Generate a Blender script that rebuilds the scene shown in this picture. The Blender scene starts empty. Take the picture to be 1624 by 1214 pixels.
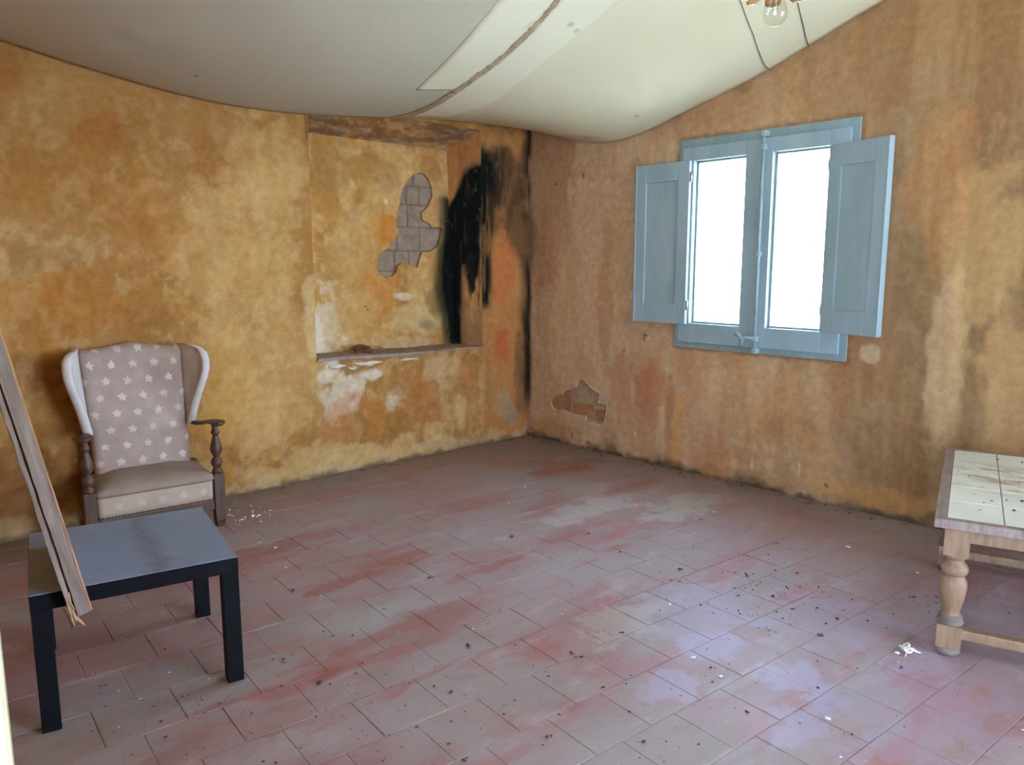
import bpy, bmesh, math, random
import numpy as np
from mathutils import Vector, Matrix

random.seed(7)
RNG = np.random.RandomState(11)
S = bpy.context.scene
COL = S.collection

# ------------------------------------------------------------------ camera
FPX, CX, CY = 1220.0, 812.0, 607.0
PITCH, YAW, H = math.atan(186 / 1220.0), math.radians(42.9), 1.335
fw = np.array([math.sin(YAW) * math.cos(PITCH), math.cos(YAW) * math.cos(PITCH), -math.sin(PITCH)])
rt = np.array([math.cos(YAW), -math.sin(YAW), 0.0])
up = np.cross(rt, fw)


def ray(px, py):
    return fw + rt * (px - CX) / FPX - up * (py - CY) / FPX


_d = ray(836, 690)
CAM = -_d * (H / -_d[2])


def onz(px, py, z=0.0):
    d = ray(px, py)
    return CAM + d * (z - CAM[2]) / d[2]


def ony(px, py, y=0.0):
    d = ray(px, py)
    return CAM + d * (y - CAM[1]) / d[1]


def onx(px, py, x=0.0):
    d = ray(px, py)
    return CAM + d * (x - CAM[0]) / d[0]


def project(P):
    v = np.asarray(P) - CAM
    k = v @ fw
    return CX + FPX * (v @ rt) / k, CY - FPX * (v @ up) / k


cam = bpy.data.cameras.new('camera')
cam.sensor_fit = 'HORIZONTAL'
cam.sensor_width = 36.0
cam.lens = FPX / 1624.0 * 36.0
cam.clip_start = 0.05
co = bpy.data.objects.new('camera', cam)
COL.objects.link(co)
R = Matrix(((rt[0], up[0], -fw[0]), (rt[1], up[1], -fw[1]), (rt[2], up[2], -fw[2])))
co.matrix_world = Matrix.Translation(Vector(CAM)) @ R.to_4x4()
S.camera = co

# ------------------------------------------------------------------ world and light
S.view_settings.view_transform = 'Standard'
S.view_settings.look = 'None'
S.view_settings.gamma = 1.0
S.view_settings.use_curve_mapping = False
S.view_settings.exposure = 0.75
S.cycles.use_denoising = True
S.cycles.max_bounces = 10
S.cycles.diffuse_bounces = 6
S.cycles.caustics_reflective = False
S.cycles.caustics_refractive = False
S.cycles.sample_clamp_indirect = 8.0

W = bpy.data.worlds.new('overcast_sky')
S.world = W
W.use_nodes = True
wn, wl = W.node_tree.nodes, W.node_tree.links
bg = wn['Background']
tc = wn.new('ShaderNodeTexCoord')
sp = wn.new('ShaderNodeSeparateXYZ')
wl.new(tc.outputs['Generated'], sp.inputs[0])
cr = wn.new('ShaderNodeValToRGB')
cr.color_ramp.elements[0].position = 0.48
cr.color_ramp.elements[0].color = (0.60, 0.82, 1.12, 1)
cr.color_ramp.elements[1].position = 1.0
cr.color_ramp.elements[1].color = (0.42, 0.68, 1.15, 1)
mr = wn.new('ShaderNodeMapRange')
mr.inputs['From Min'].default_value = -1
wl.new(sp.outputs['Z'], mr.inputs['Value'])
wl.new(mr.outputs[0], cr.inputs[0])
# hazy sky, brighter round the sun's side (beyond the window) than on the far side
glow = wn.new('ShaderNodeMapRange')
glow.inputs['From Min'].default_value = -0.2
glow.inputs['From Max'].default_value = 1.0
glow.inputs['To Min'].default_value = 1.0
glow.inputs['To Max'].default_value = 3.2
glow.interpolation_type = 'SMOOTHSTEP'
wl.new(sp.outputs['X'], glow.inputs['Value'])
vm = wn.new('ShaderNodeVectorMath')
vm.operation = 'SCALE'
wl.new(cr.outputs[0], vm.inputs[0])
wl.new(glow.outputs[0], vm.inputs['Scale'])
wl.new(vm.outputs[0], bg.inputs['Color'])
bg.inputs['Strength'].default_value = 9.0
# high sun on the far side of the house: it lights the ground outside, never the room directly
sl_ = bpy.data.lights.new('sun', 'SUN')
sl_.energy = 40.0
sl_.angle = math.radians(0.6)
sl_.color = (0.72, 0.95, 1.25)
so_ = bpy.data.objects.new('sun', sl_)
COL.objects.link(so_)
so_.rotation_euler = (math.radians(-22), 0, 0)

XW, YD, ZC = -4.65, -7.0, 3.3      # west wall, near wall, slab height


def area(name, loc, rot, sx, sy, energy, col, portal=False):
    l = bpy.data.lights.new(name, 'AREA')
    l.shape = 'RECTANGLE'
    l.size, l.size_y = sx, sy
    l.energy = energy
    l.color = col
    if portal:
        l.cycles.is_portal = True
    o = bpy.data.objects.new(name, l)
    COL.objects.link(o)
    o.location = loc
    o.rotation_euler = rot
    return o


# daylight through the window, the terrace door (near wall) and the entrance door (west wall)
area('window_portal', (0.3, -1.94, 1.46), (0, math.pi / 2, 0), 1.3, 1.2, 1, (1, 1, 1), True)
area('terrace_portal', (-1.35, YD - 0.2, 1.2), (math.pi / 2, 0, 0), 2.1, 2.4, 1, (1, 1, 1), True)
area('entrance_portal', (XW - 0.2, -4.9, 1.1), (0, -math.pi / 2, 0), 2.2, 2.2, 1, (1, 1, 1), True)


# ------------------------------------------------------------------ material helpers
def lin(c):
    return tuple(((v / 255.0) / 12.92 if v / 255.0 <= 0.04045 else ((v / 255.0 + 0.055) / 1.055) ** 2.4) for v in c)


def L4(c):
    return (*lin(c), 1.0)


class Mat:
    def __init__(s, name, rough=0.6, spec=0.5, metal=0.0):
        s.m = bpy.data.materials.new(name)
        s.m.use_nodes = True
        s.n, s.l = s.m.node_tree.nodes, s.m.node_tree.links
        s.b = s.n['Principled BSDF']
        s.b.inputs['Roughness'].default_value = rough
        s.b.inputs['Specular IOR Level'].default_value = spec
        s.b.inputs['Metallic'].default_value = metal

    def node(s, t, **kw):
        n = s.n.new(t)
        for k, v in kw.items():
            setattr(n, k, v)
        return n

    def put(s, inp, v):
        if hasattr(v, 'is_linked') or isinstance(v, bpy.types.NodeSocket):
            s.l.new(v, inp)
        else:
            inp.default_value = v

    def coord(s, kind='Object', scale=(1, 1, 1), rot=(0, 0, 0)):
        if kind == 'World':
            o = s.node('ShaderNodeNewGeometry').outputs['Position']
        else:
            o = s.node('ShaderNodeTexCoord').outputs[kind]
        mp = s.node('ShaderNodeMapping')
        mp.inputs['Scale'].default_value = scale
        mp.inputs['Rotation'].default_value = rot
        s.l.new(o, mp.inputs[0])
        return mp.outputs[0]

    def noise(s, vec, scale=5.0, detail=4.0, rough=0.55, dist=0.0):
        n = s.node('ShaderNodeTexNoise')
        s.l.new(vec, n.inputs['Vector'])
        n.inputs['Scale'].default_value = scale
        n.inputs['Detail'].default_value = detail
        n.inputs['Roughness'].default_value = rough
        n.inputs['Distortion'].default_value = dist
        return n.outputs['Fac']

    def ramp(s, fac, stops):
        r = s.node('ShaderNodeValToRGB')
        e = r.color_ramp.elements
        while len(e) < len(stops):
            e.new(0.5)
        for i, (p, c) in enumerate(stops):
            e[i].position = p
            e[i].color = c if isinstance(c, tuple) else (c, c, c, 1)
        s.l.new(fac, r.inputs[0])
        return r.outputs[0]

    def mix(s, fac, a, b, mode='MIX'):
        n = s.node('ShaderNodeMix', data_type='RGBA', blend_type=mode)
        s.put(n.inputs[0], fac)
        s.put(n.inputs[6], a)
        s.put(n.inputs[7], b)
        return n.outputs[2]

    def math(s, op, a, b=0.0, c=None):
        n = s.node('ShaderNodeMath', operation=op)
        s.put(n.inputs[0], a)
        s.put(n.inputs[1], b)
        if c is not None:
            s.put(n.inputs[2], c)
        return n.outputs[0]

    def color(s, v):
        s.put(s.b.inputs['Base Color'], v)
        return s

    def bump(s, h, strength=0.3, dist=0.01):
        n = s.node('ShaderNodeBump')
        n.inputs['Strength'].default_value = strength
        n.inputs['Distance'].default_value = dist
        s.l.new(h, n.inputs['Height'])
        s.l.new(n.outputs[0], s.b.inputs['Normal'])
        return s


def grainy(name, c1, c2, rough=0.6, spec=0.4, scale=8.0, stretch=(1, 1, 1), bump=0.15, metal=0.0, kind='Object', lo=0.3, hi=0.7, detail=5):
    m = Mat(name, rough, spec, metal)
    f = m.noise(m.coord(kind, stretch), scale, detail, 0.6)
    m.color(m.ramp(f, [(lo, L4(c1)), (hi, L4(c2))]))
    if bump:
        m.bump(f, bump, 0.004)
    return m.m


# painted plaster: colour comes from a per-vertex paint attribute, grain and relief from noise
def plaster_mat():
    m = Mat('ochre_plaster', 0.85, 0.15)
    a = m.node('ShaderNodeAttribute', attribute_name='paint').outputs['Color']
    v = m.coord('World')
    n1 = m.noise(v, 22, 6, 0.65)
    n2 = m.noise(v, 130, 4, 0.6)
    n3 = m.noise(m.coord('World', (1, 1, 0.6)), 14, 5, 0.65)
    k = m.ramp(n1, [(0.3, 0.82), (0.7, 1.12)])
    c = m.mix(1.0, a, k, 'MULTIPLY')
    c = m.mix(m.ramp(n3, [(0.62, 0.0), (0.78, 0.18)]), c, L4((206, 176, 132)))
    c = m.mix(m.ramp(n2, [(0.27, 0.5), (0.36, 0.0)]), c, L4((96, 66, 36)))
    m.color(c)
    m.bump(m.math('ADD', m.math('MULTIPLY', n1, 1.0), m.math('MULTIPLY', n2, 0.25)), 0.35, 0.008)
    return m.m


M = {}
M['plaster'] = plaster_mat()
M['white_plaster'] = grainy('white_plaster', (196, 186, 168), (222, 214, 200), 0.9, 0.1, 14)
M['stone_back'] = grainy('grey_mortar', (116, 98, 80), (152, 132, 110), 0.95, 0.1, 16, bump=0.6)
M['grey_brick'] = grainy('dusty_grey_brick', (132, 112, 92), (164, 144, 120), 0.95, 0.1, 18, bump=0.6)
M['tan_mortar'] = grainy('tan_mortar', (150, 122, 98), (184, 154, 126), 0.95, 0.1, 16, bump=0.6)
M['orange_brick'] = grainy('orange_brick', (150, 102, 68), (178, 130, 92), 0.9, 0.1, 18, bump=0.5)
M['shelf_stone'] = grainy('dusty_stone', (140, 118, 104), (180, 158, 142), 0.9, 0.15, 12, bump=0.5)
M['blue_paint'] = grainy('grey_blue_paint', (136, 154, 156), (156, 172, 172), 0.42, 0.4, 6, (1, 1, 0.3), 0.08)
M['blue_frame'] = grainy('grey_blue_frame_paint', (116, 136, 136), (140, 156, 154), 0.5, 0.35, 9, (1, 1, 0.5), 0.12)
M['steel'] = grainy('worn_steel', (150, 150, 146), (190, 190, 184), 0.35, 0.5, 20, metal=0.9)
M['blue_metal'] = grainy('painted_bolt', (136, 156, 160), (160, 176, 178), 0.55, 0.3, 20)
M['dark_wood'] = grainy('dark_turned_wood', (66, 42, 30), (104, 68, 48), 0.45, 0.4, 9, (6, 6, 1), 0.1)
M['leg_wood'] = grainy('brown_leg_wood', (72, 50, 36), (104, 74, 54), 0.5, 0.35, 8, (6, 6, 1), 0.1)
M['oak'] = grainy('pale_oak', (122, 92, 68), (156, 122, 94), 0.55, 0.3, 7, (7, 7, 1), 0.15)
M['rim_wood'] = grainy('dusty_oak_rim', (118, 98, 86), (152, 132, 120), 0.6, 0.3, 6, (1.5, 7, 3), 0.12)
M['foot_wood'] = grainy('dusty_oak_foot', (100, 86, 74), (134, 118, 104), 0.8, 0.2, 10)
M['grey_old_wood'] = grainy('weathered_grey_wood', (112, 96, 86), (166, 146, 130), 0.8, 0.2, 5, (9, 9, 0.8), 0.3)
M['raw_wood'] = grainy('raw_split_wood', (166, 122, 84), (196, 154, 112), 0.85, 0.15, 6, (9, 9, 1), 0.3)
M['black_lacquer'] = grainy('black_lacquer', (8, 9, 11), (16, 17, 20), 0.55, 0.12, 10, bump=0.03)
M['brass'] = grainy('aged_brass', (150, 108, 56), (190, 146, 84), 0.4, 0.5, 12, metal=0.7)
M['wire'] = grainy('grey_wire', (84, 78, 68), (104, 98, 88), 0.6, 0.3, 20, bump=0)
M['cream_paint'] = grainy('cream_door_paint', (156, 144, 112), (166, 154, 122), 0.5, 0.3, 8)
M['crumb'] = grainy('dark_dirt', (54, 44, 40), (92, 76, 66), 0.95, 0.1, 40)
M['chip'] = grainy('plaster_chip', (206, 200, 188), (232, 228, 218), 0.9, 0.1, 40)
M['rag'] = grainy('dry_brown_leaf', (70, 42, 24), (134, 92, 54), 0.85, 0.15, 30)
M['paper'] = grainy('dirty_white_tissue', (206, 198, 178), (236, 230, 214), 0.9, 0.1, 50)
M['grout'] = grainy('dusty_mortar', (108, 92, 88), (186, 168, 160), 0.95, 0.1, 9, kind='World')
M['ground'] = grainy('dry_ground', (170, 168, 160), (196, 194, 188), 0.95, 0.1, 2)
M['filament'] = grainy('filament_wire', (120, 118, 110), (150, 148, 140), 0.4, 0.5, 20, metal=0.6)


def tile_mat():
    m = Mat('dusty_red_tile', 0.5, 0.45)
    P = m.coord('World')
    PR = m.coord('World', (1, 1, 1), (0, 0, 0.08))
    rnd = m.node('ShaderNodeObjectInfo').outputs['Random']
    red = m.ramp(m.noise(P, 6, 5, 0.6), [(0.3, L4((138, 88, 84))), (0.7, L4((164, 114, 108)))])
    red = m.mix(m.math('MULTIPLY', rnd, 0.45), red, L4((134, 78, 70)))
    f1 = m.noise(m.coord('World', (0.7, 1.5, 1), (0, 0, 0.08)), 2.0, 6, 0.62, 0.6)
    dust = m.ramp(f1, [(0.34, 0.2), (0.5, 0.7), (0.64, 0.95)])
    f2 = m.noise(PR, 0.55, 3, 0.5)
    dcol = m.mix(m.ramp(f2, [(0.4, 0.0), (0.6, 1.0)]), L4((156, 136, 134)), L4((148, 137, 127)))
    c = m.mix(dust, red, dcol)
    # places where the dust is wiped off and the red clay shows
    f3 = m.noise(m.coord('World', (0.55, 1.7, 1), (0, 0, 0.085)), 3.3, 6, 0.6, 0.4)
    f4 = m.noise(P, 0.8, 2, 0.5)
    wip = m.math('MULTIPLY', m.ramp(f3, [(0.53, 0.0), (0.60, 0.75)]), m.ramp(f4, [(0.40, 0.25), (0.58, 1.0)]))
    c = m.mix(wip, c, m.mix(m.noise(P, 9, 3, 0.5), L4((146, 84, 78)), L4((166, 104, 98))))
    # pale brushed dust
    f5 = m.noise(m.coord('World', (0.5, 1.3, 1), (0, 0, 0.3)), 4.2, 6, 0.66)
    c = m.mix(m.ramp(f5, [(0.56, 0.0), (0.66, 0.55)]), c, L4((168, 154, 151)))
    # lilac paint stains and a green-grey stain, each with its own outline
    sep = m.node('ShaderNodeSeparateXYZ')
    m.l.new(P, sep.inputs[0])
    wob = m.noise(P, 6.5, 6, 0.66)

    def blob(px, py, rx, ry, soft=0.25):
        q = onz(px, py)
        dx = m.math('DIVIDE', m.math('SUBTRACT', sep.outputs[0], float(q[0])), rx)
        dy = m.math('DIVIDE', m.math('SUBTRACT', sep.outputs[1], float(q[1])), ry)
        d = m.math('SQRT', m.math('ADD', m.math('MULTIPLY', dx, dx), m.math('MULTIPLY', dy, dy)))
        d = m.math('ADD', d, m.math('MULTIPLY', m.math('SUBTRACT', wob, 0.5), 3.4))
        return m.ramp(d, [(0.8 - soft, 1.0), (0.8 + soft * 0.3, 0.0)])

    lil = L4((162, 148, 170))
    for (px, py, rx, ry, s, cc) in [
        (1062, 1086, 0.15, 0.12, 0.45, lil), (1130, 1030, 0.2, 0.10, 0.5, lil), (1262, 1072, 0.15, 0.12, 0.5, lil),
        (1278, 1145, 0.2, 0.10, 0.45, lil), (1100, 965, 0.4, 0.25, 0.35, lil), (1330, 985, 0.35, 0.3, 0.3, lil), (1450, 1120, 0.5, 0.3, 0.25, lil),
        (985, 985, 0.30, 0.16, 0.45, L4((168, 160, 140))), (930, 810, 0.55, 0.16, 0.5, L4((176, 168, 158))),
        (1080, 805, 0.45, 0.16, 0.5, L4((176, 174, 162))), (560, 985, 0.28, 0.14, 0.5, L4((158, 148, 140))),
        (640, 960, 0.2, 0.1, 0.45, L4((162, 152, 146))), (200, 1100, 0.4, 0.25, 0.35, L4((150, 142, 138))),
        (660, 985, 0.08, 0.09, 0.5, L4((146, 80, 70))), (575, 1020, 0.13, 0.05, 0.45, L4((146, 80, 72))),
        (860, 1030, 0.12, 0.07, 0.45, L4((156, 84, 76))), (560, 920, 0.30, 0.06, 0.6, L4((146, 72, 64))),
        (905, 740, 0.45, 0.14, 0.6, L4((142, 78, 68))), (1010, 770, 0.3, 0.1, 0.5, L4((140, 80, 70))),
        (1500, 905, 0.2, 0.15, 0.3, L4((150, 82, 78))), (650, 880, 0.3, 0.06, 0.5, L4((150, 80, 72))),
        (780, 900, 0.26, 0.05, 0.5, L4((152, 80, 74))), (520, 1065, 0.08, 0.05, 0.7, L4((150, 80, 68))),
        (430, 870, 0.5, 0.10, 0.5, L4((148, 84, 78))), (960, 850, 0.25, 0.07, 0.5, L4((160, 92, 88)))]:
        c = m.mix(m.math('MULTIPLY', blob(px, py, rx, ry), s), c, cc)
    # grime along the foot of the two walls
    dx = m.math('MULTIPLY', sep.outputs[0], -1.0)
    dy = m.math('MULTIPLY', sep.outputs[1], -1.0)
    dm = m.math('ADD', m.math('MINIMUM', dx, dy), m.math('MULTIPLY', m.math('SUBTRACT', wob, 0.5), 0.5))
    c = m.mix(m.ramp(dm, [(0.05, 0.75), (0.42, 0.0)]), c, L4((126, 112, 98)))
    # specks
    sp1 = m.noise(P, 75, 2, 0.5)
    c = m.mix(m.ramp(sp1, [(0.70, 0.0), (0.75, 0.55)]), c, L4((62, 48, 44)))
    sp2 = m.noise(m.coord('World', (1, 1, 1), (0.3, 0.2, 1.0)), 60, 2, 0.5)
    c = m.mix(m.ramp(sp2, [(0.75, 0.0), (0.79, 0.6)]), c, L4((208, 200, 192)))
    m.color(c)
    rr = m.ramp(f1, [(0.35, 0.42), (0.65, 0.7)])
    m.l.new(rr, m.b.inputs['Roughness'])
    m.bump(m.noise(P, 40, 5, 0.6), 0.12, 0.004)
    return m.m


M['tile'] = tile_mat()


CLOTHMAT = {}


def fabric_ceiling_mat(name, c1, c2, left=None):
    m = Mat(name, 0.9, 0.1)
    P = m.coord('World')
    f = m.noise(P, 1.3, 4, 0.5)
    c = m.ramp(f, [(0.3, L4(c1)), (0.7, L4(c2))])
    if left:
        # the sheet west of the seam is a greyer, older piece
        sx = m.node('ShaderNodeSeparateXYZ')
        m.l.new(P, sx.inputs[0])
        k = m.ramp(m.math('ADD', m.math('MULTIPLY', sx.outputs[0], -1.0), -0.73), [(0.498, 0.0), (0.502, 1.0)])
        c = m.mix(k, c, L4(left))
    st = m.noise(P, 9, 3, 0.5)
    c = m.mix(m.ramp(st, [(0.74, 0.0), (0.8, 0.35)]), c, L4((150, 128, 104)))
    m.color(c)
    m.bump(m.noise(P, 300, 2, 0.5), 0.08, 0.002)
    CLOTHMAT[name] = (m, c, P)
    return m.m


M['cloth'] = fabric_ceiling_mat('white_ceiling_cloth', (206, 194, 158), (216, 205, 170), (188, 177, 152))
M['cloth2'] = fabric_ceiling_mat('pale_cloth_strip', (214, 203, 170), (222, 212, 180))
M['seam'] = grainy('brown_frayed_seam', (142, 116, 88), (186, 162, 130), 0.9, 0.1, 22, bump=0.3)


def upholstery(name, leaf, base1, base2, axes='XZ', amount=1.0):
    m = Mat(name, 0.92, 0.15)
    oc = m.node('ShaderNodeTexCoord').outputs['Object']
    sep = m.node('ShaderNodeSeparateXYZ')
    m.l.new(oc, sep.inputs[0])
    f = m.noise(oc, 7, 5, 0.6)
    c = m.ramp(f, [(0.3, L4(base1)), (0.7, L4(base2))])
    if leaf:
        pu, pv = 0.098, 0.080
        u = m.math('DIVIDE', sep.outputs[0], pu)
        v = m.math('DIVIDE', sep.outputs[2], pv)
        row = m.math('FLOOR', v)
        u2 = m.math('ADD', u, m.math('MULTIPLY', row, 0.655))
        fu = m.math('MULTIPLY', m.math('SUBTRACT', m.math('FRACT', u2), 0.5), pu)
        fv = m.math('MULTIPLY', m.math('SUBTRACT', m.math('FRACT', v), 0.5), pv)
        wz = m.math('MULTIPLY', m.math('SUBTRACT', m.noise(oc, 62, 3, 0.6), 0.5), 0.030)
        r = m.math('SQRT', m.math('ADD', m.math('MULTIPLY', fu, fu), m.math('MULTIPLY', fv, fv)))
        a = m.math('ARCTAN2', fu, fv)
        rad = m.math('ADD', 0.0178, m.math('MULTIPLY', m.math('COSINE', m.math('MULTIPLY', a, 5.0)), 0.0036))
        d = m.math('ADD', m.math('SUBTRACT', rad, r), wz)
        k = m.ramp(m.math('MULTIPLY', d, 100.0), [(0.0, 0.0), (0.34, 0.85)])
        wear = m.ramp(m.noise(oc, 5, 3, 0.6), [(0.35, 0.45), (0.65, 1.0)])
        k = m.math('MULTIPLY', m.math('MULTIPLY', k, wear), amount)
        c = m.mix(k, c, L4((220, 208, 198)))
    m.color(c)
    m.bump(m.noise(oc, 260, 3, 0.6), 0.2, 0.002)
    return m.m


M['uph_back'] = upholstery('faded_leaf_upholstery', True, (164, 140, 126), (184, 162, 150))
M['uph_front'] = upholstery('faded_seat_upholstery', True, (176, 154, 134), (194, 172, 150), amount=0.45)
M['uph_plain'] = upholstery('worn_plain_upholstery', False, (146, 124, 110), (166, 144, 130))
M['uph_wing'] = upholstery('lit_wing_upholstery', False, (196, 184, 174), (216, 206, 198))  # wing cloth lightened, window light put into its colour


def table_top_mat():
    m = Mat('dusty_grey_tabletop', 0.45, 0.45)
    v = m.coord('Object')
    f = m.noise(v, 4, 5, 0.6)
    c = m.ramp(f, [(0.3, L4((118, 130, 152))), (0.7, L4((134, 146, 166)))])
    # rubbed dark band across the dust
    sep = m.node('ShaderNodeSeparateXYZ')
    m.l.new(v, sep.inputs[0])
    w = m.math('MULTIPLY', m.math('SUBTRACT', m.noise(v, 9, 4, 0.6), 0.5), 0.16)
    d = m.math('ABSOLUTE', m.math('ADD', m.math('SUBTRACT', sep.outputs[0], 0.055), w))
    c = m.mix(m.ramp(d, [(0.0, 0.5), (0.045, 0.0)]), c, L4((74, 72, 74)))
    s = m.noise(m.coord('Object', (1, 6, 1), (0, 0, 0.7)), 5, 3, 0.5)
    c = m.mix(m.ramp(s, [(0.66, 0.0), (0.75, 0.3)]), c, L4((82, 78, 76)))
    m.color(c)
    return m.m


M['tabletop'] = table_top_mat()


def ceramic_mat():
    m = Mat('stained_cream_tile', 0.35, 0.5)
    P = m.coord('World')
    c = m.ramp(m.noise(P, 5, 4, 0.6), [(0.3, L4((212, 214, 198))), (0.7, L4((228, 229, 216)))])
    sep = m.node('ShaderNodeSeparateXYZ')
    m.l.new(P, sep.inputs[0])
    q = onz(1612, 760, 0.49)
    n = m.noise(m.coord('World', (3, 0.9, 1), (0, 0, 0.9)), 7, 5, 0.65)
    dx = m.math('SUBTRACT', sep.outputs[0], float(q[0]))
    dy = m.math('SUBTRACT', sep.outputs[1], float(q[1]))
    d = m.math('SQRT', m.math('ADD', m.math('MULTIPLY', dx, dx), m.math('MULTIPLY', dy, dy)))
    near = m.ramp(d, [(0.12, 1.0), (0.36, 0.0)])
    k = m.math('MULTIPLY', near, m.ramp(n, [(0.48, 0.0), (0.6, 0.8)]))
    c = m.mix(k, c, L4((150, 118, 98)))
    n2 = m.noise(P, 38, 2, 0.5)
    c = m.mix(m.ramp(n2, [(0.72, 0.0), (0.78, 0.6)]), c, L4((110, 96, 84)))
    m.color(c)
    return m.m


M['ceramic'] = ceramic_mat()


def glass_mat(name, tint=(1, 1, 1, 1)):
    m = Mat(name)
    g = m.node('ShaderNodeBsdfGlossy')
    g.inputs['Roughness'].default_value = 0.02
    t = m.node('ShaderNodeBsdfTransparent')
    t.inputs['Color'].default_value = tint
    fr = m.node('ShaderNodeLayerWeight')
    fr.inputs['Blend'].default_value = 0.5
    mx = m.node('ShaderNodeMixShader')
    m.l.new(m.math('ADD', m.math('MULTIPLY', m.math('POWER', fr.outputs['Facing'], 4.0), 0.5), 0.035), mx.inputs[0])
    m.l.new(t.outputs[0], mx.inputs[1])
    m.l.new(g.outputs[0], mx.inputs[2])
    m.l.new(mx.outputs[0], m.n['Material Output'].inputs['Surface'])
    return m.m


M['glass'] = glass_mat('window_glass', (0.97, 0.985, 0.98, 1))
M['bulb_glass'] = glass_mat('clear_bulb_glass', (0.93, 0.93, 0.90, 1))


def amber_mat():
    m = Mat('amber_glass', 0.15, 0.5)
    v = m.coord('Object')
    m.color(m.ramp(m.noise(v, 30, 3, 0.5), [(0.3, L4((190, 128, 58))), (0.7, L4((222, 176, 108)))]))
    m.b.inputs['Transmission Weight'].default_value = 0.35
    return m.m


M['amber'] = amber_mat()


# ------------------------------------------------------------------ mesh helpers
class MB:
    def __init__(s):
        s.v, s.f, s.mi, s.sm = [], [], [], []

    def add(s, vs, fs, mi=0, smooth=False):
        b = len(s.v)
        s.v.extend([tuple(float(c) for c in p) for p in vs])
        for f in fs:
            s.f.append(tuple(b + i for i in f))
            s.mi.append(mi)
            s.sm.append(smooth)
        return s

    def box(s, lo, hi, mi=0, T=None):
        x0, y0, z0 = lo
        x1, y1, z1 = hi
        vs = [(x0, y0, z0), (x1, y0, z0), (x1, y1, z0), (x0, y1, z0), (x0, y0, z1), (x1, y0, z1), (x1, y1, z1), (x0, y1, z1)]
        if T is not None:
            vs = [T(p) for p in vs]
        return s.add(vs, [(0, 3, 2, 1), (4, 5, 6, 7), (0, 1, 5, 4), (1, 2, 6, 5), (2, 3, 7, 6), (3, 0, 4, 7)], mi)

    def lathe(s, prof, n=20, c=(0, 0, 0), mi=0, caps=True):
        vs, fs = [], []
        for r, z in prof:
            for k in range(n):
                a = 2 * math.pi * k / n
                vs.append((c[0] + r * math.cos(a), c[1] + r * math.sin(a), c[2] + z))
        for i in range(len(prof) - 1):
            for k in range(n):
                k2 = (k + 1) % n
                fs.append((i * n + k, i * n + k2, (i + 1) * n + k2, (i + 1) * n + k))
        s.add(vs, fs, mi, True)
        if caps:
            b = len(s.v) - len(vs)
            s.f.append(tuple(b + k for k in reversed(range(n))))
            s.mi.append(mi)
            s.sm.append(False)
            s.f.append(tuple(b + (len(prof) - 1) * n + k for k in range(n)))
            s.mi.append(mi)
            s.sm.append(False)
        return s

    def loft(s, rings, mi=0, smooth=True, caps=True, closed=True):
        n = len(rings[0])
        vs = [p for r in rings for p in r]
        fs = []
        for i in range(len(rings) - 1):
            for k in range(n if closed else n - 1):
                k2 = (k + 1) % n
                fs.append((i * n + k, i * n + k2, (i + 1) * n + k2, (i + 1) * n + k))
        if caps and closed:
            fs.append(tuple(reversed(range(n))))
            fs.append(tuple((len(rings) - 1) * n + k for k in range(n)))
        return s.add(vs, fs, mi, smooth)

    def tube(s, pts, r, n=8, mi=0):
        pts = [Vector(p) for p in pts]
        rings = []
        for i, p in enumerate(pts):
            t = (pts[min(i + 1, len(pts) - 1)] - pts[max(i - 1, 0)]).normalized()
            ref = Vector((0, 0, 1)) if abs(t.z) < 0.9 else Vector((1, 0, 0))
            a = t.cross(ref).normalized()
            b = t.cross(a).normalized()
            rr = r[i] if isinstance(r, (list, tuple)) else r
            rings.append([p + a * (rr * math.cos(2 * math.pi * k / n)) + b * (rr * math.sin(2 * math.pi * k / n)) for k in range(n)])
        return s.loft(rings, mi)

    def build(s, name, mats, parent=None, bevel=0.0, seg=2, subsurf=0, loc=None):
        me = bpy.data.meshes.new(name)
        me.from_pydata(s.v, [], s.f)
        if not isinstance(mats, (list, tuple)):
            mats = [mats]
        for m in mats:
            me.materials.append(m)
        me.polygons.foreach_set('material_index', s.mi)
        me.polygons.foreach_set('use_smooth', s.sm)
        bm = bmesh.new()
        bm.from_mesh(me)
        bmesh.ops.recalc_face_normals(bm, faces=bm.faces)
        bm.to_mesh(me)
        bm.free()
        me.update()
        o = bpy.data.objects.new(name, me)
        COL.objects.link(o)
        if parent is not None:
            o.parent = parent
        if loc is not None:
            o.location = loc
        if bevel:
            b = o.modifiers.new('bevel', 'BEVEL')
            b.width = bevel
            b.segments = seg
            b.limit_method = 'ANGLE'
            b.angle_limit = math.radians(40)
            b.harden_normals = False
        if subsurf:
            b = o.modifiers.new('subsurf', 'SUBSURF')
            b.levels = subsurf
            b.render_levels = subsurf
        return o


def empty(name, loc=(0, 0, 0), rz=0.0):
    o = bpy.data.objects.new(name, None)
    COL.objects.link(o)
    o.location = loc
    o.rotation_euler = (0, 0, rz)
    o.empty_display_size = 0.1
    return o


def tag(o, label=None, cat=None, group=None, kind=None):
    if label:
        o['label'] = label
    if cat:
        o['category'] = cat
    if group:
        o['group'] = group
    if kind:
        o['kind'] = kind
    return o


# ------------------------------------------------------------------ numpy noise and shapes for the painted plaster
_T = RNG.rand(256, 256)


def vnoise(u, v):
    iu, iv = np.floor(u).astype(int), np.floor(v).astype(int)
    fu, fv = u - iu, v - iv
    fu, fv = fu * fu * (3 - 2 * fu), fv * fv * (3 - 2 * fv)
    g = lambda a, b: _T[a & 255, b & 255]
    return (g(iu, iv) * (1 - fu) + g(iu + 1, iv) * fu) * (1 - fv) + (g(iu, iv + 1) * (1 - fu) + g(iu + 1, iv + 1) * fu) * fv


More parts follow.
